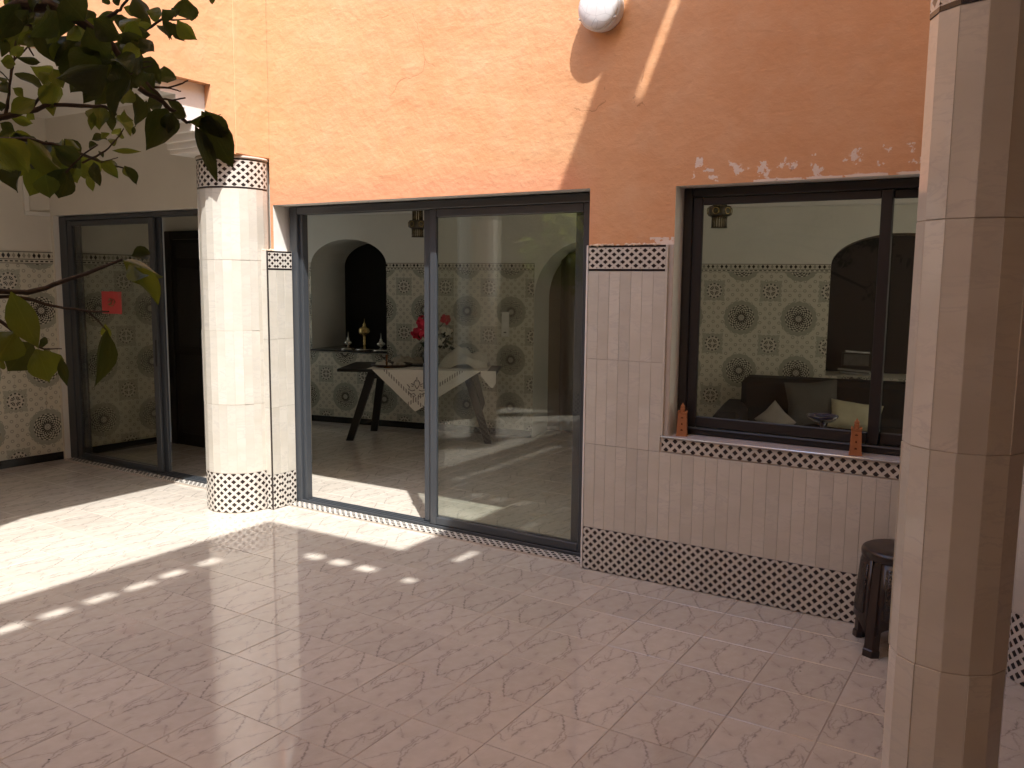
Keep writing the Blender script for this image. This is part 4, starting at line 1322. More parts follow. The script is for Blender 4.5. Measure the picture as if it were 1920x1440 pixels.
# flowers
vs = empty('flower_vase', on_table(0.86, 0.52), 0, 'vase of pink and white artificial flowers on the salon table', 'vase')
mb = MB(); mb.lathe([(0.045, 0), (0.06, 0.01), (0.075, 0.06), (0.065, 0.13), (0.04, 0.18), (0.045, 0.20), (0.038, 0.20), (0.001, 0.17)], 24)
mb.build('pot', simple('dark_ceramic', (0.03, 0.035, 0.03), 0.25), vs)
PINK = simple('pink_petal', (0.62, 0.045, 0.085), 0.7, 0.2, 0, 0.35, 30)
WPET = simple('white_petal', (0.66, 0.64, 0.56), 0.7, 0.2, 0, 0.12, 30)
LEAFD = mat_leaf('flower_leaf', (0.02, 0.035, 0.016), (0.03, 0.05, 0.015))
def bloom(loc, r, mat, seed):
    rg_ = random.Random(seed); mb = MB()
    for q in range(46):
        d = Vector((rg_.gauss(0, 1), rg_.gauss(0, 1), rg_.gauss(0.25, 1))).normalized()
        a = d.orthogonal().normalized(); b = d.cross(a)
        an = rg_.uniform(0, 6.28); a, b = a*math.cos(an)+b*math.sin(an), b*math.cos(an)-a*math.sin(an)
        cpt = Vector(loc)+d*r*rg_.uniform(.55, .85); w = r*rg_.uniform(.35, .5)
        tl = a*w*.9+d*w*.5
        pts = [cpt-a*w*.6, cpt+b*w*.7-a*w*.1, cpt+b*w*.6+tl, cpt+tl*1.25, cpt-b*w*.6+tl, cpt-b*w*.7-a*w*.1]
        mb.poly(pts, 0, True)
    return mb.build('bloom', mat, vs)
F0 = on_table(0.86, 0.52)
view = (CAMP-F0).normalized(); side = Vector((0, 0, 1)).cross(view).normalized()
def fl(px, z): return tuple(-side*0+Vector((side.x*px, side.y*px, z))+view*random.uniform(0, .06))
for (a, z, r, m, s) in ((-0.055, 0.455, 0.075, PINK, 1), (-0.115, 0.335, 0.07, PINK, 2), (0.02, 0.41, 0.07, PINK, 3), (0.165, 0.475, 0.055, PINK, 4), (0.155, 0.345, 0.075, WPET, 5), (0.10, 0.26, 0.06, WPET, 7)):
    bloom(fl(a, z), r, m, s)
mb = MB(); rg2 = random.Random(8)
for q in range(70):
    b0 = Vector(fl(rg2.uniform(-.11, .22), rg2.uniform(.19, .36)))
    d = Vector((rg2.gauss(0, 1), rg2.gauss(0, 1), rg2.gauss(0, .6))).normalized()*rg2.uniform(.05, .09)
    w = d.orthogonal().normalized()*rg2.uniform(.014, .024)
    mb.poly([b0, b0+d*.45+w, b0+d, b0+d*.45-w], 0)
for (a, z) in ((-0.05, .45), (-.1, .33), (.02, .4), (.16, .46), (.15, .34)):
    e = Vector(fl(a, z)); mb.tube([(0, 0, .17), (e.x*.4, e.y*.4, .17+(z-.17)*.6), tuple(e)], .004, 5)
mb.build('foliage', LEAFD, vs)

# brass incense burners on the niche shelf
BRASS = simple('brass', (0.50, 0.36, 0.14), 0.25, 0.5, 0.9, 0.15, 40)
SILV = simple('silvered_metal', (0.55, 0.52, 0.45), 0.25, 0.5, 0.9, 0.15, 40)
def back_pt(u, d, z): return BW_L+Vector((0.9806, 0.196, 0))*u+Vector((-0.196, 0.9806, 0))*d+Vector((0, 0, z))
def burner(u, d, s, label, tall):
    r = empty('incense_burner', back_pt(u, d, 0.8435), 0, label, 'burner', 'metal burners on the niche shelf')
    mb = MB()
    mb.lathe([(0.10*s, 0), (0.105*s, .006), (0.08*s, .014), (0.03*s, .022), (0.018*s, .03)], 24); mb.build('saucer', SILV, r)
    mb = MB()
    if tall:
        mb.lathe([(.016, .0225), (.012, .05), (.02, .062), (.011, .08), (.018, .10), (.011, .12), (.016, .145), (.012, .165), (.03, .172)], 20); mb.build('stem', BRASS, r)
        mb = MB(); mb.lathe([(.028, .1725), (.058, .18), (.064, .20), (.064, .235), (.056, .25), (.03, .262), (.018, .275), (.02, .29), (.006, .31), (.002, .36)], 24); mb.build('lid', BRASS, r)
    else:
        mb.lathe([(.014, .0235), (.012, .045), (.04, .06), (.05, .072), (.048, .085), (.026, .10), (.014, .115), (.016, .125), (.005, .14), (.002, .20)], 20); mb.build('bowl', SILV, r)
    return r
burner(0.690, 0.15, 1.05, 'tall brass burner on a stem in the middle of the niche shelf', True)
burner(0.476, 0.15, 0.95, 'low silvery burner on the niche shelf nearest the pale niche side', False)
burner(0.920, 0.12, 0.95, 'low silvery burner on the niche shelf nearest the patterned tiles', False)
# switch plate
sp = empty('switch_plate', back_pt(2.476, -0.008, 1.19), BW_R, 'white plate of switches and a socket on the patterned tile wall', 'switch')
mb = MB(); mb.bbox(-.041, .041, -.010, 0, -.130, .130, .002); mb.build('plate', simple('white_plastic', (0.66, 0.65, 0.60), 0.35), sp)
for q, z in enumerate((0.085, 0.0, -0.085)):
    mb = MB(); mb.bbox(-.032, .032, -.0145, -.010, z-.034, z+.034, .002); o = mb.build('switch' if q < 2 else 'socket', simple('white_plastic_b', (0.70, 0.69, 0.64), 0.3), sp)
    if q == 2:
        m2 = MB(); m2.bbox(-.014, .014, -.0155, -.0146, z-.006, z+.006, .0003); m2.build('slot', BLACKVOID, o)
# silver bits in the window niche
tv = empty('picture_set', back_pt(5.93, 0.22, 0.802), BW_R, 'dark framed picture between silvery books in the window niche', 'picture')
mb = MB(); mb.bbox(-.13, .13, -.02, .02, .075, .20, .004); mb.build('frame', DARKWOOD, tv)
mb = MB(); mb.bbox(-.11, .11, -.0225, -.0205, .085, .19, .0005); mb.build('picture', simple('grey_print', (0.075, 0.072, 0.065), 0.3, 0.5, 0, 0.6, 20), tv)
for (z, a, w) in ((0.012, .02, .15), (0.040, -.02, .16), (0.214, .05, .12)):
    mb = MB(); mb.bbox(-w, w*.8, -.06, .03, z-.010, z+.010, .003); o = mb.build('silver_book', simple('silver_cover', (0.34, 0.34, 0.33), 0.22, 0.5, 0.5, 0.5, 12), tv); o.rotation_euler = (0, 0.05, a*3)
# sofa along the back wall
sf = empty('sofa', back_pt(5.0, -0.12, 0), BW_R, 'black sofa along the salon back wall behind the window', 'sofa')
SOFA = simple('black_upholstery', (0.006, 0.006, 0.006), 0.75, 0.3, 0, 0.3, 9, 0.3)
mb = MB(); mb.bbox(-0.05, 2.9, -0.36, -0.06, 0.10, 0.80, 0.05); mb.build('backrest', SOFA, sf)
mb = MB(); mb.bbox(-0.22, 0.02, -1.02, -0.08, 0.10, 0.565, 0.05); mb.build('armrest', SOFA, sf)
for q in range(3):
    mb = MB(); mb.bbox(0.03+q*.95, 0.97+q*.95, -1.00, -0.34, 0.24, 0.42, 0.04); mb.build('seat_cushion', SOFA, sf)
mb = MB(); mb.bbox(-0.15, 2.9, -0.95, -0.10, 0.03, 0.235, 0.01); mb.build('base', SOFA, sf)
def pillow(name, u, d, z, w, h, t, rx, ry, rz, mat, label):
    mb = MB(); n = 14
    for s in (1, -1):
        for i in range(n+1):
            for j in range(n+1):
                a, b = i/n*2-1, j/n*2-1
                e = max(0.0, (1-a**2)*(1-b**2))**.45
                k1 = 1-0.10*(1-abs(a))*(b*b)-0.0; k2 = 1-0.10*(1-abs(b))*(a*a)
                mb.v.append((a*w/2*k2, -s*(t/2*e+.002)*(1+.1*math.sin(5*a+3*b)), b*h/2*k1))
    N = (n+1)**2
    for s in (0, 1):
        for i in range(n):
            for j in range(n):
                q = s*N+i*(n+1)+j
                fce = (q, q+n+1, q+n+2, q+1)
                mb.face(fce if s == 0 else fce[::-1], 0, True)
    o = mb.build(name, mat)
    o.location = back_pt(u, d, z)
    o.rotation_euler = (rx, ry, BW_R+rz)
    return tag(o, label, 'cushion')
pillow('cushion', 5.57, -0.62, 0.615, 0.44, 0.40, 0.15, -0.35, -0.10, 0.1, simple('grey_cushion', (0.085, 0.084, 0.078), 0.9, 0.1, 0, 0.2, 12, 0.3), 'grey square cushion leaning on the black sofa')
pillow('cushion', 5.92, -0.72, 0.535, 0.42, 0.26, 0.16, -0.5, 0.10, 0.0, simple('cream_cushion', (0.42, 0.39, 0.28), 0.9, 0.1, 0, 0.12, 12, 0.3), 'cream cushion lying on the sofa behind the blue bowl')
pillow('cushion', 5.28, -0.84, 0.475, 0.26, 0.24, 0.10, -0.3, 0.785, 0.0, simple('pale_cushion', (0.26, 0.235, 0.21), 0.9, 0.1, 0, 0.15, 12, 0.3), 'small pale cushion standing on its corner on the sofa')
# blue glass bowl on the inner sill
bw = empty('footed_bowl', (1.235, 0.262, 0.8355), 0, 'dark blue glass bowl on a foot behind the window pane', 'bowl')
BLUE = simple('blue_glass', (0.012, 0.014, 0.060), 0.08, 0.7)
mb = MB(); mb.lathe([(0.036, 0), (0.038, .005), (.016, .012), (.011, .045), (.013, .08), (.020, .10)], 20); mb.build('foot', BLUE, bw)
mb = MB(); mb.lathe([(.02, .1002), (.05, .108), (.074, .126), (.080, .138), (.076, .138), (.068, .128), (.045, .115), (.001, .112)], 28); mb.build('bowl', BLUE, bw)
# hanging lanterns
LG = mat_glass('lantern_glass', (0.62, 0.56, 0.42), 1.4)
IRON = simple('lantern_metal', (0.075, 0.062, 0.045), 0.4, 0.5, 0.6)
def lantern(x, y, label):
    r = empty('hanging_lantern', (x, y, 2.03), 0, label, 'lantern', 'glass lanterns hanging in the salon')
    mb = MB()
    for k_ in range(18):
        a = 2*PI*k_/18
        mb.tube([(.048*math.cos(a), .048*math.sin(a), .0), (.048*math.cos(a), .048*math.sin(a), .075)], .0062, 6)
    mb.build('lower_rods', LG, r)
    mb = MB()
    for z in (0.0, 0.07): mb.lathe([(.040, z-.002), (.056, z-.002), (.056, z+.003), (.040, z+.003)], 24)
    mb.build('hoop', IRON, r)
    mb = MB(); n = 48
    prof = [(-1, 0.078), (-.98, 0.083), (0, 0.112), (.98, 0.143), (1, .147)]
    for (e, z) in prof:
        for k_ in range(n):
            a = 2*PI*k_/n; R = .072+.008*abs(math.cos(3*a))-(.010 if abs(e) == 1 else 0)
            mb.v.append((R*math.cos(a), R*math.sin(a), z))
    for i in range(4):
        for k_ in range(n):
            j = (k_+1) % n; mb.face((i*n+k_, i*n+j, (i+1)*n+j, (i+1)*n+k_), 0, True)
    mb.build('ring_band', IRON, r)
    mb = MB()
    for k_ in range(6):
        a = PI/6+2*PI*k_/6
        for q in range(12):
            t0, t1 = 2*PI*q/12, 2*PI*(q+1)/12
            R = .0815
            pp = lambda t: ((R*math.cos(a)-.022*math.cos(t)*math.sin(a)), (R*math.sin(a)+.022*math.cos(t)*math.cos(a)), .112+.022*math.sin(t))
            mb.tube([pp(t0), pp(t1)], .0028, 5, 0, False)
    mb.build('scroll', BRASS, r)
    mb = MB()
    for k_ in range(14):
        a = 2*PI*k_/14
        mb.tube([(.043*math.cos(a), .043*math.sin(a), .148), (.043*math.cos(a), .043*math.sin(a), .232)], .0075, 6)
    mb.build('upper_rods', LG, r)
    mb = MB(); mb.lathe([(.05, .232), (.052, .238), (.02, .255), (.006, .262)], 24); mb.tube([(0, 0, .262), (0, 0, .388)], .004, 6); mb.build('cap', IRON, r)
    return r
lantern(-2.675, 1.90, 'glass rod lantern hanging behind the mullion of the big glass door')
lantern(0.207, 1.60, 'glass rod lantern hanging behind the left side of the window')
# carved panel of the passage seen through the floor level arch
cu = MB(); n = 40
for i in range(n+1):
    u = 2.95+1.0*i/n
    for z in (0.02, 1.95): cu.v.append(tuple(back_pt(u, 0.42+0.022*math.sin(i*1.3)+.01*math.sin(i*.7), z)))
for i in range(n): cu.face((2*i, 2*i+2, 2*i+3, 2*i+1), 0, True)
cur = cu.build('curtain', simple('brown_curtain', (0.10, 0.082, 0.068), 0.9, 0.1))
sm = cur.modifiers.new('thickness', 'SOLIDIFY'); sm.thickness = 0.006
tag(cur, 'brown curtain hanging in the floor level arch of the salon', 'curtain')

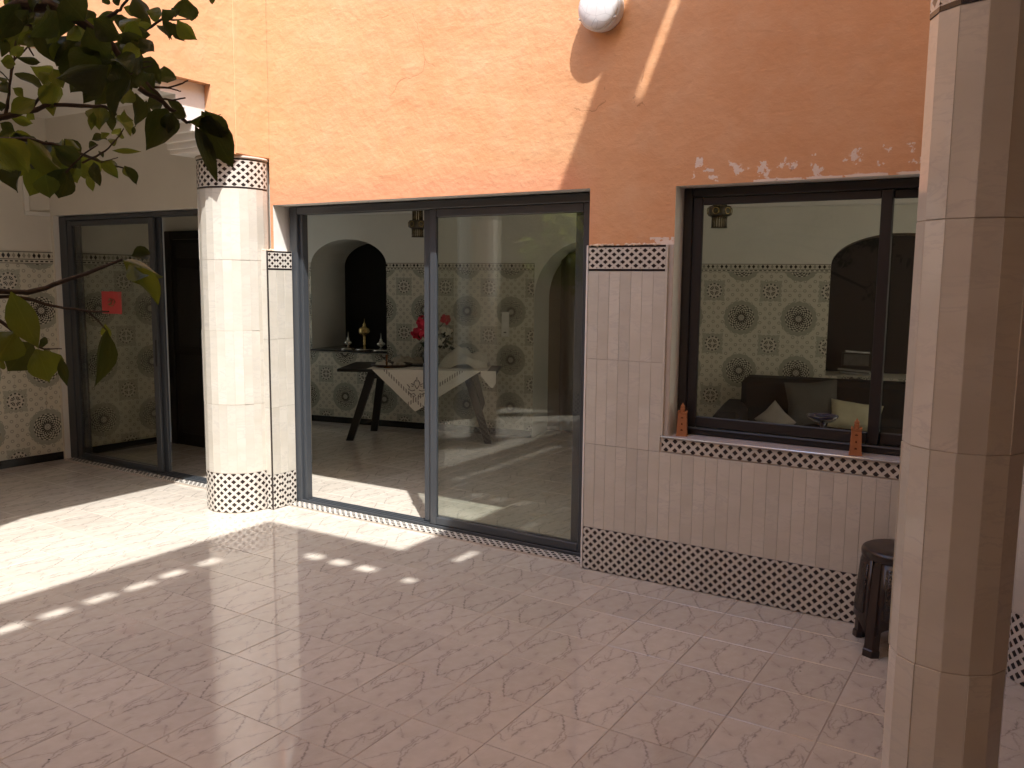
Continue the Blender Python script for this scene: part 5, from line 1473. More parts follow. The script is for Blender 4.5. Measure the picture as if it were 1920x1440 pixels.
# ================================================================= LEMON TREE
LEAVES=[[0.5724,-3.1172,2.0502,0.565,-3.1186,2.0847,0.0477,0.4133],[0.5933,-3.0768,2.2308,0.5785,-3.0556,2.1869,0.0445,0.5913],[0.683,-3.1711,2.1486,0.6991,-3.139,2.114,0.0303,0.6207],[0.6012,-3.1168,2.1661,0.5895,-3.0865,2.1384,0.0217,-0.5415],[0.6239,-3.1365,2.167,0.6259,-3.1617,2.1803,0.0343,0.0613],[0.6128,-3.1277,2.1788,0.6439,-3.1312,2.1845,0.0173,-0.3966],[0.6365,-3.1703,2.1633,0.6044,-3.1814,2.1718,0.0282,0.372],[0.6507,-3.1786,2.1503,0.6412,-3.1529,2.1202,0.0265,-0.5057],[0.5836,-3.1453,2.1581,0.6097,-3.1298,2.1275,0.0202,-0.6975],[0.5378,-3.1636,2.2158,0.5559,-3.1449,2.1747,0.0384,-0.3983],[0.5084,-3.1655,2.1993,0.5061,-3.1316,2.1918,0.0208,-0.295],[0.5352,-3.1208,2.171,0.5202,-3.1437,2.1836,0.0253,0.249],[0.6023,-3.2338,2.152,0.5775,-3.2183,2.127,0.0322,0.2669],[0.5012,-3.1744,2.1866,0.462,-3.1924,2.1785,0.0238,-0.2817],[0.6102,-3.1757,2.1468,0.5975,-3.2188,2.1369,0.0198,-0.496],[0.6419,-3.2024,2.1173,0.6254,-3.2426,2.1159,0.0263,0.1444],[0.6215,-3.2747,2.1723,0.6053,-3.277,2.1616,0.0165,-0.2269],[0.5953,-3.2299,2.1865,0.571,-3.2337,2.1816,0.0198,-0.027],[0.7001,-3.101,2.2097,0.6972,-3.0984,2.193,0.0113,0.2865],[1.0077,-3.5395,1.9464,0.9479,-3.5829,1.9316,0.0586,-0.668],[0.9005,-3.4751,2.0209,0.8433,-3.4972,1.9344,0.06,-0.6747],[0.8725,-3.5013,2.015,0.8538,-3.524,1.9661,0.0469,0.1099],[0.9939,-3.6058,2.0054,0.991,-3.6358,1.9625,0.0321,-0.4467],[0.8161,-3.5316,2.0222,0.8349,-3.5087,1.9732,0.0251,0.358],[0.8628,-3.492,2.0768,0.8052,-3.5179,2.027,0.05,-0.2179],[0.9473,-3.5645,2.0436,0.9535,-3.5377,2.0147,0.0485,0.3858],[0.9941,-3.5616,1.9943,0.9906,-3.5277,1.9574,0.0387,0.4161],[0.8738,-3.4906,2.055,0.8565,-3.5553,2.0357,0.0428,0.6241],[1.0045,-3.5572,2.0056,1.0272,-3.5273,1.9816,0.0345,0.1552],[0.8814,-3.4427,2.0242,0.9194,-3.3994,2.015,0.0318,0.5939],[0.9611,-3.456,2.0087,0.9777,-3.4416,1.9894,0.0238,-0.2565],[0.9963,-3.5185,1.9619,1.0218,-3.5127,1.9439,0.0329,-0.4916],[0.9236,-3.4454,1.9778,0.9265,-3.3917,1.9599,0.0397,-0.4739],[1.0344,-3.5028,1.9429,1.0152,-3.4779,1.9162,0.0303,0.0469],[0.938,-3.5129,1.9385,0.9324,-3.5337,1.9019,0.0255,0.1315],[0.8787,-3.4543,1.9583,0.8639,-3.4669,1.9174,0.0359,-0.1095],[1.0214,-3.5148,1.9323,0.9803,-3.5203,1.8798,0.0303,-0.6542],[0.9514,-3.458,1.9288,0.9315,-3.4423,1.8816,0.0258,-0.5172],[0.9205,-3.4179,1.9286,0.896,-3.4059,1.9056,0.0177,0.1826],[0.9013,-3.453,2.0051,0.8975,-3.4729,1.949,0.058,-0.0916],[0.9894,-3.5408,1.9659,0.9495,-3.5611,1.9423,0.0533,-0.2873],[0.9545,-3.4808,1.965,0.9226,-3.4708,1.9329,0.047,0.4932],[0.8893,-3.4075,2.017,0.8684,-3.4208,1.9624,0.0526,-0.0166],[0.8609,-3.5651,2.0571,0.8414,-3.582,2.0196,0.0354,-0.2926],[0.9074,-3.604,2.0281,0.8965,-3.6333,1.9725,0.0361,-0.1722],[0.7969,-3.5589,2.0368,0.7863,-3.5318,2.0418,0.016,0.1778],[0.9125,-3.5629,2.0415,0.9147,-3.5514,1.9924,0.0408,-0.5752],[0.9333,-3.6061,2.0143,0.9129,-3.6054,2.0004,0.0188,0.5143],[0.9267,-3.5886,2.0293,0.9105,-3.5921,2.0387,0.0253,0.3849],[0.9184,-3.4465,1.966,0.9153,-3.429,1.945,0.0309,0.3635],[0.9395,-3.5331,1.9558,0.9169,-3.5355,1.9181,0.0253,-0.3068],[0.9332,-3.5125,1.9942,0.9098,-3.5072,1.9546,0.0558,0.2672],[0.9472,-3.5546,1.9729,0.9265,-3.5297,1.9348,0.0502,0.2096],[1.0873,-3.5039,1.8866,1.0802,-3.5389,1.8237,0.0408,0.0658],[1.1099,-3.5155,1.8763,1.0939,-3.5128,1.8404,0.0267,-0.0519],[1.0707,-3.4978,1.8989,1.05,-3.5115,1.8929,0.0256,0.4167],[1.115,-3.4948,1.8721,1.0966,-3.5084,1.8782,0.0105,0.333],[1.0727,-3.4943,1.9017,1.0912,-3.4761,1.8788,0.0138,0.48],[1.1388,-3.5119,1.8629,1.1607,-3.4735,1.8773,0.0223,0.6666],[1.1509,-3.4979,1.8777,1.1674,-3.4596,1.8035,0.0429,0.0411],[1.155,-3.5126,1.8565,1.1514,-3.475,1.7842,0.0212,0.6123],[1.1611,-3.5008,1.8777,1.168,-3.4681,1.8419,0.0289,0.3076],[0.6821,-3.3415,1.9542,0.6884,-3.35,1.9125,0.0384,0.3925],[0.694,-3.3633,1.9403,0.6803,-3.3602,1.9095,0.0152,-0.1109],[0.7039,-3.3379,1.9477,0.6894,-3.3244,1.9121,0.0178,0.1916],[0.6962,-3.3193,1.9412,0.7249,-3.3101,1.9062,0.0256,-0.476],[0.6908,-3.4252,1.9808,0.67,-3.4264,1.9265,0.0412,-0.3933],[0.6267,-3.4617,1.9941,0.6411,-3.4152,1.9742,0.0217,-0.6414],[0.6879,-3.4285,2.0016,0.682,-3.4661,2.0012,0.0325,-0.6242],[0.7301,-3.4582,1.9832,0.7278,-3.4727,1.9634,0.0218,-0.4458],[0.7169,-3.4682,2.0003,0.7201,-3.51,1.9988,0.0134,-0.0485],[0.6626,-3.5034,2.0021,0.6685,-3.4805,2.0016,0.0236,0.1262],[0.6744,-3.5178,1.9719,0.6652,-3.4931,1.9755,0.011,-0.6991],[0.6517,-3.5007,1.9675,0.6648,-3.4938,1.9514,0.0224,-0.1259],[0.6912,-3.5078,1.9155,0.6991,-3.4687,1.9431,0.0302,-0.1766],[0.7159,-3.4981,1.9399,0.7053,-3.5103,1.9534,0.0156,-0.5672],[0.6237,-3.4919,1.9329,0.638,-3.4839,1.9368,0.0164,0.1133],[0.5728,-3.4437,1.9279,0.575,-3.4053,1.9236,0.0183,-0.1133],[0.6069,-3.4332,1.9356,0.6053,-3.4184,1.9261,0.0168,-0.1828],[0.6775,-3.5184,1.8983,0.6819,-3.4968,1.8875,0.0194,0.0894],[0.6663,-3.2906,1.9253,0.6404,-3.2835,1.9134,0.0235,0.1521],[0.7522,-3.3432,1.9403,0.7412,-3.3203,1.9269,0.0223,-0.6987],[0.7896,-3.3499,1.9102,0.7835,-3.3487,1.895,0.0073,0.1612],[0.8255,-3.2959,1.9256,0.8255,-3.285,1.9253,0.0073,0.5478],[0.6269,-3.445,1.8879,0.6526,-3.3923,1.8201,0.044,-0.3831],[0.6621,-3.4218,1.8766,0.6611,-3.3699,1.8426,0.0385,-0.1683],[0.5434,-3.306,1.8802,0.5458,-3.256,1.8431,0.0493,0.1341],[0.6426,-3.4683,1.8652,0.6177,-3.4543,1.8262,0.0383,-0.0052],[0.6054,-3.4543,1.851,0.6083,-3.4565,1.7943,0.0425,0.678],[0.606,-3.4138,1.8422,0.6014,-3.4337,1.7907,0.0447,-0.0323],[0.6848,-3.4517,1.8228,0.6791,-3.4424,1.7832,0.0425,-0.0791],[0.6696,-3.4,1.84,0.6442,-3.4054,1.7886,0.0468,0.4575],[0.6812,-3.5243,1.8726,0.694,-3.4848,1.8213,0.0482,-0.3167],[0.4877,-3.4123,1.8692,0.4681,-3.4089,1.8235,0.0273,-0.3561],[0.6974,-3.37,1.8527,0.7126,-3.3701,1.8098,0.0217,0.6844],[0.6982,-3.3584,1.8568,0.7079,-3.3281,1.828,0.0217,-0.0355],[0.6489,-3.279,1.8565,0.6498,-3.2648,1.8376,0.0158,0.3409],[0.7544,-3.3478,1.8451,0.7533,-3.3208,1.8145,0.0196,-0.279],[0.6355,-3.3439,1.8343,0.645,-3.3392,1.8047,0.0155,-0.2844],[0.6254,-3.3761,1.8964,0.6367,-3.3567,1.8789,0.0207,-0.1945],[0.6055,-3.3119,1.9056,0.6169,-3.2874,1.911,0.0178,-0.649],[0.7168,-3.3566,1.8937,0.7167,-3.3635,1.9034,0.015,0.5832],[0.592,-3.271,1.9123,0.6006,-3.2551,1.9169,0.0199,-0.6796],[0.6027,-3.2956,1.882,0.6103,-3.2914,1.8855,0.0143,0.1059],[0.6295,-3.2872,1.8876,0.654,-3.2404,1.89,0.0113,-0.0254],[0.5823,-3.2665,1.8752,0.5952,-3.2543,1.8595,0.0218,-0.1514],[0.5794,-3.3022,1.8958,0.6015,-3.2971,1.8993,0.0162,-0.285],[0.5061,-3.4351,1.8818,0.5407,-3.415,1.8737,0.0395,0.4708],[0.5447,-3.4332,1.8848,0.5717,-3.3895,1.8749,0.0388,-0.2991],[0.5451,-3.3933,1.8987,0.5107,-3.414,1.9039,0.025,-0.5002],[0.6255,-3.3947,1.8761,0.6292,-3.3756,1.8396,0.0377,-0.0032],[0.607,-3.4905,1.8334,0.6319,-3.4824,1.8407,0.0303,0.1202],[0.54,-3.3803,1.8726,0.5644,-3.3707,1.8211,0.0502,-0.378],[0.5621,-3.3394,1.8734,0.5553,-3.313,1.8273,0.0394,0.229],[0.6725,-3.5265,1.843,0.6732,-3.4977,1.8262,0.0354,0.6702],[0.4734,-3.4166,1.9064,0.4833,-3.3762,1.9028,0.033,-0.6315],[0.5158,-3.4167,1.9031,0.5484,-3.3864,1.8994,0.0288,0.204],[0.8752,-3.4408,1.6763,0.9022,-3.3838,1.652,0.0428,-0.5115],[0.9367,-3.468,1.6814,0.936,-3.4329,1.6875,0.0215,-0.4904],[0.9117,-3.4478,1.6651,0.9368,-3.4206,1.6068,0.0319,-0.4743],[0.9073,-3.4522,1.6701,0.9415,-3.4427,1.6448,0.0319,-0.5485],[0.9089,-3.4975,1.5672,0.9206,-3.5328,1.4805,0.0373,-0.6194],[0.8914,-3.4874,1.5763,0.8871,-3.4749,1.5481,0.0159,0.5298],[0.8642,-3.6172,1.6259,0.8858,-3.5929,1.5409,0.0444,-0.2596],[0.8425,-3.5661,1.551,0.8485,-3.5574,1.5458,0.0199,0.614],[0.8457,-3.6032,1.5887,0.8608,-3.6225,1.5834,0.0118,0.2762],[0.8657,-3.6152,1.5675,0.8502,-3.6376,1.5219,0.0503,0.0082],[0.8109,-3.5597,1.5459,0.7944,-3.5921,1.5017,0.0549,0.1692],[0.8702,-3.5874,1.5404,0.88,-3.5745,1.4883,0.0526,-0.3441],[0.8329,-3.5547,1.5365,0.8458,-3.5341,1.5155,0.0161,-0.5127],[0.8897,-3.5613,1.5267,0.902,-3.5619,1.483,0.0148,0.3315],[0.8584,-3.6294,1.525,0.8458,-3.6328,1.5127,0.0155,0.217],[0.9481,-3.496,1.9644,0.9353,-3.4925,1.945,0.0166,-0.5724],[0.8886,-3.5963,2.0267,0.8944,-3.5855,2.044,0.013,-0.366],[0.7331,-3.3781,2.0325,0.7195,-3.3908,2.0068,0.0221,-0.2474],[0.7128,-3.47,2.0517,0.7189,-3.4914,2.0164,0.0211,0.315],[0.9802,-3.4741,1.9807,0.9885,-3.4795,1.9437,0.0214,0.6329],[0.7943,-3.3983,2.0235,0.8153,-3.3819,1.9962,0.0326,-0.5375],[0.7329,-3.3317,2.0564,0.7237,-3.3187,2.0274,0.0272,0.4488],[0.9064,-3.545,2.0043,0.8895,-3.5556,1.9934,0.0129,-0.204],[0.8421,-3.5994,2.0152,0.8372,-3.6158,1.9937,0.022,0.1593],[0.9042,-3.4295,2.0195,0.9242,-3.408,2.0104,0.0242,-0.509],[0.6928,-3.492,2.0718,0.6813,-3.4865,2.051,0.0212,0.4263],[0.7965,-3.539,1.9988,0.7689,-3.5463,1.987,0.016,0.0245],[0.7678,-3.4778,1.9825,0.7667,-3.4621,1.9555,0.0281,0.3362],[0.8123,-3.559,2.0448,0.8201,-3.5717,2.0134,0.0182,-0.6536],[0.86,-3.5894,2.0164,0.8667,-3.612,1.987,0.0189,0.545],[0.8559,-3.4074,1.9801,0.8235,-3.4302,1.9765,0.0226,-0.6994],[0.8495,-3.429,1.9957,0.8554,-3.3992,2.0306,0.0262,0.1673],[0.8934,-3.4148,2.0554,0.8744,-3.4295,2.0198,0.033,-0.5604],[0.9039,-3.5356,1.9956,0.9323,-3.5308,2.012,0.0202,-0.1755],[0.8643,-3.4569,1.9961,0.837,-3.4566,1.9798,0.0144,-0.487],[0.9145,-3.4602,1.9978,0.9138,-3.473,1.9761,0.0162,-0.4738],[0.8932,-3.4807,2.0167,0.8947,-3.4866,1.9771,0.0298,-0.0251],[0.8996,-3.6239,1.9968,0.8909,-3.6055,2.0183,0.0129,-0.1834],[0.7123,-3.3897,2.0701,0.6931,-3.3942,2.0527,0.0141,0.2433],[0.867,-3.4237,2.0462,0.8719,-3.3864,2.0679,0.0251,-0.5349],[0.7977,-3.3978,2.0165,0.8249,-3.3782,2.0194,0.0193,0.2443],[0.7445,-3.4581,2.0481,0.7489,-3.4692,2.0147,0.0275,-0.4186],[0.9348,-3.5753,2.0132,0.9352,-3.5865,1.9811,0.0278,-0.5905],[0.8288,-3.5247,2.0412,0.7972,-3.5232,2.0265,0.0161,-0.19],[0.8538,-3.5226,2.0043,0.8493,-3.5186,1.9705,0.0247,-0.3036],[0.7447,-3.4638,2.0649,0.7446,-3.4379,2.0556,0.019,-0.4713],[0.8706,-3.5424,2.0094,0.8639,-3.5517,2.0407,0.0289,0.6167],[0.8009,-3.409,2.0229,0.7818,-3.4322,1.9915,0.0287,0.6656],[0.9799,-3.4988,1.9732,1.0153,-3.4902,1.9795,0.0213,0.391],[0.8071,-3.5516,2.0317,0.8102,-3.5795,2.0014,0.0233,0.0678],[0.6361,-3.479,2.0564,0.6327,-3.4696,2.0278,0.0211,-0.21],[0.9537,-3.4726,1.9363,0.9629,-3.4875,1.9055,0.0202,0.5583],[0.8116,-3.4755,1.9969,0.7806,-3.4703,1.9635,0.0283,-0.6247],[0.8584,-3.5679,2.0226,0.8648,-3.5919,1.9986,0.0188,-0.1438],[0.9277,-3.562,2.0076,0.9244,-3.5777,1.9773,0.0201,-0.1295],[0.9051,-3.4488,2.0099,0.9296,-3.4468,1.9923,0.0139,-0.6474],[0.7108,-3.3743,2.0764,0.7208,-3.3739,2.0416,0.0249,0.0121],[0.8363,-3.4964,2.0093,0.8206,-3.5177,2.0059,0.0228,-0.5819],[0.5615,-3.3742,1.8986,0.5698,-3.3889,1.8573,0.026,0.0587],[0.4107,-3.3906,1.8871,0.3901,-3.4094,1.8442,0.0333,0.4995],[0.5676,-3.3988,1.8802,0.5994,-3.3868,1.8562,0.025,0.0555],[0.5481,-3.3314,1.9095,0.5549,-3.3052,1.8755,0.0307,-0.1727],[0.4794,-3.3903,1.8934,0.4808,-3.3586,1.8694,0.027,0.5782],[0.5435,-3.4003,1.8681,0.5307,-3.4196,1.8274,0.0268,0.457],[0.5426,-3.4405,1.8824,0.5724,-3.4213,1.8618,0.0281,-0.2636],[0.5709,-3.4466,1.8847,0.5588,-3.4324,1.8538,0.0197,0.4472],[0.5726,-3.3535,1.89,0.5722,-3.3809,1.8477,0.0243,-0.5852],[0.5501,-3.4202,1.8905,0.5554,-3.4452,1.8553,0.0248,-0.0999],[0.5255,-3.3265,1.8817,0.5238,-3.3466,1.8461,0.024,-0.614],[0.5104,-3.3118,1.9152,0.528,-3.3174,1.878,0.02,-0.4202],[0.5492,-3.4088,1.9049,0.5619,-3.3931,1.8822,0.0213,-0.5621],[0.5566,-3.3372,1.8862,0.5646,-3.3311,1.8357,0.0331,0.3532],[0.5142,-3.3577,1.8964,0.4887,-3.3517,1.8529,0.0266,0.2157],[0.4885,-3.3231,1.907,0.5019,-3.2849,1.8711,0.0395,-0.0809],[0.6577,-3.4386,2.1268,0.6573,-3.4178,2.1165,0.0157,0.6367],[0.6882,-3.4325,2.1107,0.6819,-3.4109,2.0872,0.0226,-0.3252],[0.6824,-3.3901,2.1072,0.679,-3.3936,2.0794,0.0202,-0.5177],[0.8208,-3.5681,2.0232,0.8234,-3.5829,1.9911,0.0216,-0.3324],[0.6519,-3.502,2.0576,0.6604,-3.496,2.0302,0.0253,-0.6111],[0.707,-3.3806,2.11,0.7079,-3.3614,2.0841,0.0236,-0.6615],[0.8181,-3.5823,2.022,0.821,-3.6021,1.9918,0.0185,-0.2],[0.6691,-3.3896,2.1194,0.6445,-3.3734,2.0954,0.0249,0.1568],[0.7895,-3.5438,2.0697,0.7915,-3.5313,2.0386,0.0296,-0.1926],[0.8085,-3.4424,2.0502,0.814,-3.4664,2.0188,0.0244,0.1182],[0.6626,-3.4164,2.1126,0.6341,-3.4327,2.0947,0.0271,-0.5666],[0.7177,-3.4817,2.0685,0.7355,-3.4724,2.0435,0.0258,0.2932],[0.7411,-3.5054,2.0915,0.7126,-3.4971,2.0677,0.0234,0.4127],[0.8352,-3.5349,2.0703,0.8469,-3.524,2.0521,0.0217,0.581],[0.7478,-3.4795,2.082,0.7336,-3.4956,2.0521,0.0288,-0.082],[0.6904,-3.4068,2.1141,0.6569,-3.405,2.0866,0.029,0.0456],[0.5771,-3.4543,2.0665,0.5845,-3.4231,2.0501,0.0339,-0.555],[0.6199,-3.4725,2.0594,0.6181,-3.4689,2.0264,0.0276,-0.6268],[0.6501,-3.3438,2.1048,0.6789,-3.3353,2.0867,0.0198,0.1078],[0.7279,-3.4907,2.0621,0.7131,-3.4677,2.0432,0.0263,-0.1502],[0.8147,-3.4869,2.0235,0.8128,-3.4938,1.9814,0.0345,-0.4184],[0.7126,-3.4629,2.0527,0.6967,-3.4927,2.0255,0.0285,0.3515],[0.8385,-3.4649,2.0873,0.8293,-3.4763,2.0525,0.0298,-0.3525],[0.5805,-3.4477,2.0824,0.5784,-3.4091,2.069,0.0258,0.4898],[0.6846,-3.4803,2.0592,0.681,-3.4844,2.0329,0.017,-0.4997],[0.6404,-3.457,2.122,0.6268,-3.467,2.0934,0.0206,-0.6472],[0.82,-3.5207,2.0542,0.8467,-3.5064,2.0341,0.0281,0.3048],[0.6217,-3.4372,2.1043,0.6345,-3.4308,2.074,0.0272,0.4159],[0.7431,-3.5491,2.033,0.7208,-3.5569,2.0039,0.0241,0.5084],[0.7375,-3.3955,2.0719,0.7075,-3.4035,2.0489,0.0238,-0.173],[0.8878,-3.496,2.0368,0.8955,-3.4767,2.0228,0.0213,0.1213],[0.7943,-3.5577,2.057,0.7912,-3.5598,2.0274,0.0246,-0.2559],[0.8197,-3.5831,1.9992,0.8221,-3.5856,1.9704,0.0178,-0.164],[0.7539,-3.4641,2.0897,0.7265,-3.481,2.0724,0.02,-0.1413]]
TWIGS=[[[0.5936,-3.5507,1.8824,0.006],[0.6289,-3.4919,1.9152,0.0055],[0.6409,-3.4725,1.924,0.005],[0.6533,-3.4531,1.932,0.0046],[0.6662,-3.4336,1.9405,0.0041],[0.6829,-3.4078,1.9471,0.0036],[0.7023,-3.3769,1.9472,0.0032],[0.7168,-3.3553,1.9492,0.0027],[0.7252,-3.3389,1.9365,0.0022]],[[0.6533,-3.4531,1.932,0.0028],[0.6652,-3.4404,1.9554,0.0025],[0.6757,-3.4291,1.9739,0.0021],[0.6843,-3.4209,1.9901,0.0018]],[[0.6325,-3.4859,1.9178,0.003],[0.6367,-3.4834,1.9332,0.0027],[0.6419,-3.4819,1.9559,0.0024],[0.6508,-3.4797,1.9916,0.0021],[0.6561,-3.4776,2.0094,0.0018],[0.6634,-3.4693,2.0206,0.0015],[0.6712,-3.4612,2.0328,0.0012]],[[0.6561,-3.4776,2.0094,0.0015],[0.6598,-3.4778,2.0249,0.0013],[0.6636,-3.4776,2.0394,0.001]],[[0.6548,-3.4798,2.009,0.0012],[0.6559,-3.4852,2.0256,0.001],[0.6574,-3.4901,2.042,0.0008]],[[0.646,-3.4819,1.9755,0.0012],[0.6442,-3.4882,1.983,0.0011],[0.6414,-3.4975,1.9927,0.001]],[[0.6703,-3.4782,2.0655,0.002],[0.6709,-3.4663,2.043,0.0016],[0.6725,-3.4529,2.0194,0.0012]],[[0.8469,-3.6497,1.9784,0.012],[0.8744,-3.6146,2.013,0.0107],[0.892,-3.5921,2.0305,0.0093],[0.9097,-3.5634,2.0338,0.008],[0.9286,-3.5264,2.0211,0.0067],[0.9458,-3.4871,1.9917,0.0053],[0.951,-3.4653,1.955,0.004]],[[0.8799,-3.6046,2.0132,0.003],[0.8856,-3.5916,2.0077,0.0025],[0.8921,-3.5795,2.0062,0.002]],[[0.5165,-3.2649,2.1303,0.004],[0.5535,-3.2232,2.1618,0.0035],[0.5648,-3.2125,2.174,0.003],[0.5765,-3.2043,2.192,0.0025],[0.5822,-3.2025,2.2048,0.002]],[[0.5363,-3.2291,2.1185,0.0035],[0.5809,-3.1737,2.1391,0.003],[0.5974,-3.1581,2.1552,0.0026],[0.6093,-3.1474,2.1675,0.0021],[0.6196,-3.1333,2.1662,0.0017],[0.6395,-3.1095,2.1704,0.0012]],[[0.9605,-3.4468,1.9404,0.002],[0.9723,-3.4307,1.9408,0.0018],[0.9793,-3.4213,1.9406,0.0016],[0.9909,-3.4086,1.9479,0.0014],[0.9995,-3.3996,1.954,0.0012]],[[0.9794,-3.4214,1.9411,0.0012],[0.9851,-3.4131,1.9389,0.0011],[0.9903,-3.406,1.9376,0.001]],[[1.0811,-3.5333,1.9173,0.0022],[1.0898,-3.5147,1.8972,0.0018],[1.0977,-3.5037,1.8957,0.0014],[1.1089,-3.4908,1.9007,0.001]],[[0.9571,-3.4629,1.9719,0.0012],[0.9652,-3.4525,1.9745,0.0011],[0.9735,-3.4418,1.9765,0.001]],[[0.9565,-3.4608,1.9639,0.0012],[0.9657,-3.4492,1.9673,0.0011],[0.9723,-3.4416,1.9715,0.001]],[[1.075,-3.5385,1.9077,0.004],[1.0898,-3.5131,1.892,0.0035],[1.0971,-3.5001,1.8808,0.003],[1.1047,-3.487,1.8686,0.0025],[1.1087,-3.4822,1.8699,0.002]],[[0.6664,-3.4043,1.8317,0.002],[0.6874,-3.3783,1.8679,0.0015],[0.7006,-3.3615,1.8834,0.001]],[[0.6821,-3.3826,1.8495,0.002],[0.6969,-3.3624,1.8632,0.0018],[0.7092,-3.3472,1.8786,0.0015],[0.7233,-3.3324,1.9031,0.0013],[0.7282,-3.3282,1.9145,0.001]],[[0.6987,-3.3574,1.8535,0.0013],[0.7088,-3.3433,1.8586,0.001],[0.716,-3.3336,1.8639,0.0008]],[[0.5559,-3.514,1.8849,0.005],[0.5799,-3.4679,1.8876,0.0044],[0.6017,-3.4288,1.8895,0.0038],[0.6195,-3.3971,1.8854,0.0033],[0.6421,-3.3566,1.8716,0.0027],[0.6612,-3.3237,1.8577,0.0021],[0.678,-3.2974,1.8513,0.0015]],[[0.7955,-3.6729,1.6206,0.005],[0.8254,-3.6122,1.6253,0.0044],[0.8427,-3.5802,1.6238,0.0039],[0.86,-3.5495,1.6363,0.0033],[0.8833,-3.5108,1.6539,0.0028],[0.9124,-3.4666,1.6769,0.0022]],[[0.8012,-3.661,1.6205,0.0035],[0.8254,-3.6126,1.6186,0.003],[0.8426,-3.5807,1.615,0.0026],[0.8583,-3.5537,1.6041,0.0021],[0.8844,-3.511,1.5951,0.0017],[0.9005,-3.4858,1.5946,0.0012]],[[0.8844,-3.511,1.5951,0.0016],[0.8918,-3.5002,1.5819,0.0014],[0.8997,-3.4898,1.5631,0.0012]],[[0.8069,-3.6497,1.6079,0.003],[0.8255,-3.6149,1.5826,0.0026],[0.8337,-3.6012,1.5655,0.0021],[0.848,-3.5779,1.5447,0.0017],[0.8546,-3.567,1.5384,0.0012],[0.8668,-3.5461,1.5377,0.0008]]]

def leaf_mesh(idx):
    rg_ = random.Random(100+idx)
    prof = [(0.0, 0.02), (0.07, 0.22), (0.20, 0.66), (0.36, 0.96), (0.52, 0.97), (0.68, 0.76), (0.82, 0.44), (0.92, 0.18), (1.0, 0.0)]
    mb = MB(); fold = rg_.uniform(.12, .5); bend = rg_.uniform(-.45, .2); wav = rg_.uniform(.02, .09); tw = rg_.uniform(-.5, .5); ph = rg_.uniform(0, 6)
    rows = []
    for (t, w) in prof:
        row = []
        for e in (-1, -.55, 0, .55, 1):
            x = e*w*.5
            z = fold*abs(x)*1.6+bend*(t-.3)**2+wav*math.sin(9*t+ph+e)*abs(e)
            xx = x*math.cos(tw*t)-z*math.sin(tw*t); zz = x*math.sin(tw*t)+z*math.cos(tw*t)
            row.append(len(mb.v)); mb.v.append((xx, t, zz))
        rows.append(row)
    for i in range(len(rows)-1):
        for j in range(4):
            mb.face((rows[i][j], rows[i][j+1], rows[i+1][j+1], rows[i+1][j]), 0, True)
    return mb.mesh('leaf', LEAFM)
LEAFM = mat_leaf('shaded_lemon_leaf', (0.030, 0.040, 0.011), (0.060, 0.075, 0.010))  # darker copy of the leaf, shade put into its colour
LM = [leaf_mesh(i) for i in range(7)]
LEAFM = mat_leaf('lit_lemon_leaf', (0.058, 0.076, 0.015), (0.19, 0.225, 0.02))  # lighter copy of the leaf, light shining through put into its colour
LY = [leaf_mesh(i) for i in range(7)]
BARK = simple('bark', (0.060, 0.044, 0.034), 0.85, 0.2, 0, 0.3, 30, 0.5)
TX, TY = -1.10, -4.55
tree = empty('lemon_tree', (TX, TY, 0), 0, 'lemon tree whose leafy twigs hang into the upper left', 'tree')
def world_leaf(b, t, w, roll, i):
    b = Vector(b); t = Vector(t)
    yv = t-b; Ln = yv.length; yv.normalize()
    vw = (CAMP-(b+t)/2).normalized()
    zv = (vw-yv*vw.dot(yv)).normalized()
    zv = (Quaternion(yv, roll) @ zv)
    if i % 3 == 0: zv = -zv
    xv = yv.cross(zv)
    ww = w/max(.85, math.cos(roll))
    m = Matrix(((xv.x*ww, yv.x*Ln, zv.x*ww, b.x), (xv.y*ww, yv.y*Ln, zv.y*ww, b.y), (xv.z*ww, yv.z*Ln, zv.z*ww, b.z), (0, 0, 0, 1)))
    return m
for i, L_ in enumerate(LEAVES):
    m = world_leaf(L_[0:3], L_[3:6], L_[6], L_[7], i)
    o = bpy.data.objects.new('leaf', (LY if i >= 62 and i % 3 != 1 or i < 19 and i % 4 == 2 else LM)[(i*5+i//7) % 7])
    C.objects.link(o)
    o.parent = tree
    o.matrix_local = Matrix.Translation((-TX, -TY, 0)) @ m
for i, br in enumerate(TWIGS):
    mb = MB()
    pts = [Vector(p[:3]) for p in br]; rr = [p[3] for p in br]
    P2 = []; R2 = []
    for q in range(len(pts)-1):
        for s in (0, .34, .67):
            P2.append(pts[q].lerp(pts[q+1], s)+Vector((random.uniform(-1, 1), random.uniform(-1, 1), random.uniform(-1, 1)))*rr[q]*.35)
            R2.append((rr[q]+(rr[q+1]-rr[q])*s)*random.uniform(.9, 1.15))
    P2.append(pts[-1]); R2.append(rr[-1])
    mb.tube(P2, R2, 7)
    mb.build('branch' if i in (0, 7, 20) else 'twig', BARK, tree, shift=(TX, TY, 0))
    o = None
mb = MB()
mb.tube([(TX, TY, -.002), (TX+.03, TY+.02, .5), (TX-.02, TY+.05, 1.0), (TX+.05, TY+.05, 1.5), (TX+.10, TY+.08, 1.9)], [.095, .075, .065, .06, .05], 12)
mb.build('trunk', BARK, tree, shift=(TX, TY, 0))
ends = [(P[0][0], P[0][1], P[0][2]) for P in (TWIGS[0], TWIGS[7], TWIGS[20], TWIGS[21], TWIGS[22], TWIGS[24], TWIGS[9])]
top = Vector((TX+.10, TY+.08, 1.85))
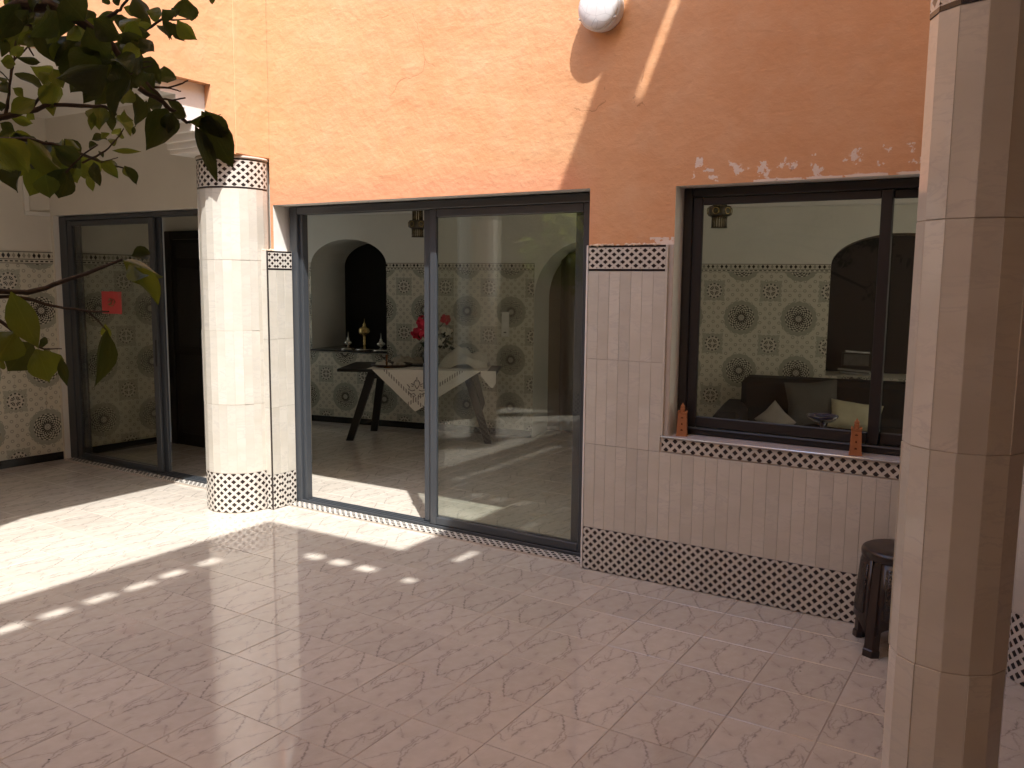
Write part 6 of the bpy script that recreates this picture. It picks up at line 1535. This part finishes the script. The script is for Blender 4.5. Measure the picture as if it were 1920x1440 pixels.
for e in ends:
    e = Vector(e); mid = top.lerp(e, .5)+Vector((0, 0, .22))
    mb = MB(); mb.tube([top, top.lerp(mid, .5)+Vector((0, 0, .05)), mid, mid.lerp(e, .6)+Vector((0, 0, .02)), e], [.032, .022, .016, .010, .006], 8)
    mb.build('branch', BARK, tree, shift=(TX, TY, 0))
rg3 = random.Random(21)
for q in range(9):
    a = rg3.uniform(0, 6.28); e = top+Vector((math.cos(a)*rg3.uniform(.5, .85), math.sin(a)*rg3.uniform(.5, .85)-.1, rg3.uniform(.1, 1.1)))
    mid = top.lerp(e, .5)+Vector((0, 0, .15))
    mb = MB(); mb.tube([top, mid, e], [.03, .018, .006], 8); mb.build('branch', BARK, tree, shift=(TX, TY, 0))
# the rest of the crown, outside the picture, mirrored in the glass
mb = MB(); cc = Vector((TX+.30, TY-.30, 2.5)); made = 0
while made < 1900:
    d = Vector((rg3.gauss(0, 1), rg3.gauss(0, 1), rg3.gauss(0, 1)))
    if d.length < 1e-3: continue
    d = d.normalized()*(rg3.uniform(.35, 1)**.5)
    p = cc+Vector((d.x*.95, d.y*.9, d.z*.75))
    rel = p-CAMP
    if rel.dot(FA) > 0 and rel.dot(RA)/max(1e-3, rel.dot(FA)) > -0.72: continue
    clump = math.sin(p.x*5.1)+math.sin(p.y*4.7+1)+math.sin(p.z*6.3+2)
    if clump < -.25: continue
    dn = Vector((rg3.gauss(0, 1), rg3.gauss(0, 1), rg3.gauss(-.5, .7))).normalized()
    w = dn.orthogonal().normalized(); w = Quaternion(dn, rg3.uniform(0, 6.28)) @ w
    nrm = dn.cross(w); Ln = rg3.uniform(.07, .12); ww = Ln*.26
    a0 = p; a1 = p+dn*Ln
    mb.poly([a0, a0+dn*Ln*.45+w*ww+nrm*ww*.4, a1, a0+dn*Ln*.45], 0)
    mb.poly([a0, a0+dn*Ln*.45, a1, a0+dn*Ln*.45-w*ww+nrm*ww*.4], 0)
    made += 1
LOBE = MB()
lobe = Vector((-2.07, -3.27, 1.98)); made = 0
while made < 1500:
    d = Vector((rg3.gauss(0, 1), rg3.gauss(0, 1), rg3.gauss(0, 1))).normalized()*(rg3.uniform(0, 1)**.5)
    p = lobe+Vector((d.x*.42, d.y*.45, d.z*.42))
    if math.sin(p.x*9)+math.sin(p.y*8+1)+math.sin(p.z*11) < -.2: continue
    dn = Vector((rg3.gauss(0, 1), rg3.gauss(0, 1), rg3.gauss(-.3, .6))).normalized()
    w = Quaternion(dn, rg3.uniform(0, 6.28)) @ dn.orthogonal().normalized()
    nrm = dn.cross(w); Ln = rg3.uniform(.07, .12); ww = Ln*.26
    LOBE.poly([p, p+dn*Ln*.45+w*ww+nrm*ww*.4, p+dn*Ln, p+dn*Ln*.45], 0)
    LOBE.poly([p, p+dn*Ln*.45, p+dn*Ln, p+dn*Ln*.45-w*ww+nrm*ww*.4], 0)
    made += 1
nl = LOBE.build('bright_lobe', mat_leaf('sunlit_leaf', (0.17, 0.21, 0.045), (0.46, 0.50, 0.09)), tree, shift=(TX, TY, 0)); nl['kind'] = 'stuff'  # lobe leaves coloured brighter, sunlight for the mirrored view put into the colour
b2 = MB(); b2.tube([top, top.lerp(lobe, .5)+Vector((0, 0, .12)), lobe], [.03, .018, .006], 8); b2.build('branch', BARK, tree, shift=(TX, TY, 0))
cr = mb.build('crown', LEAFM, tree, shift=(TX, TY, 0)); cr['kind'] = 'stuff'
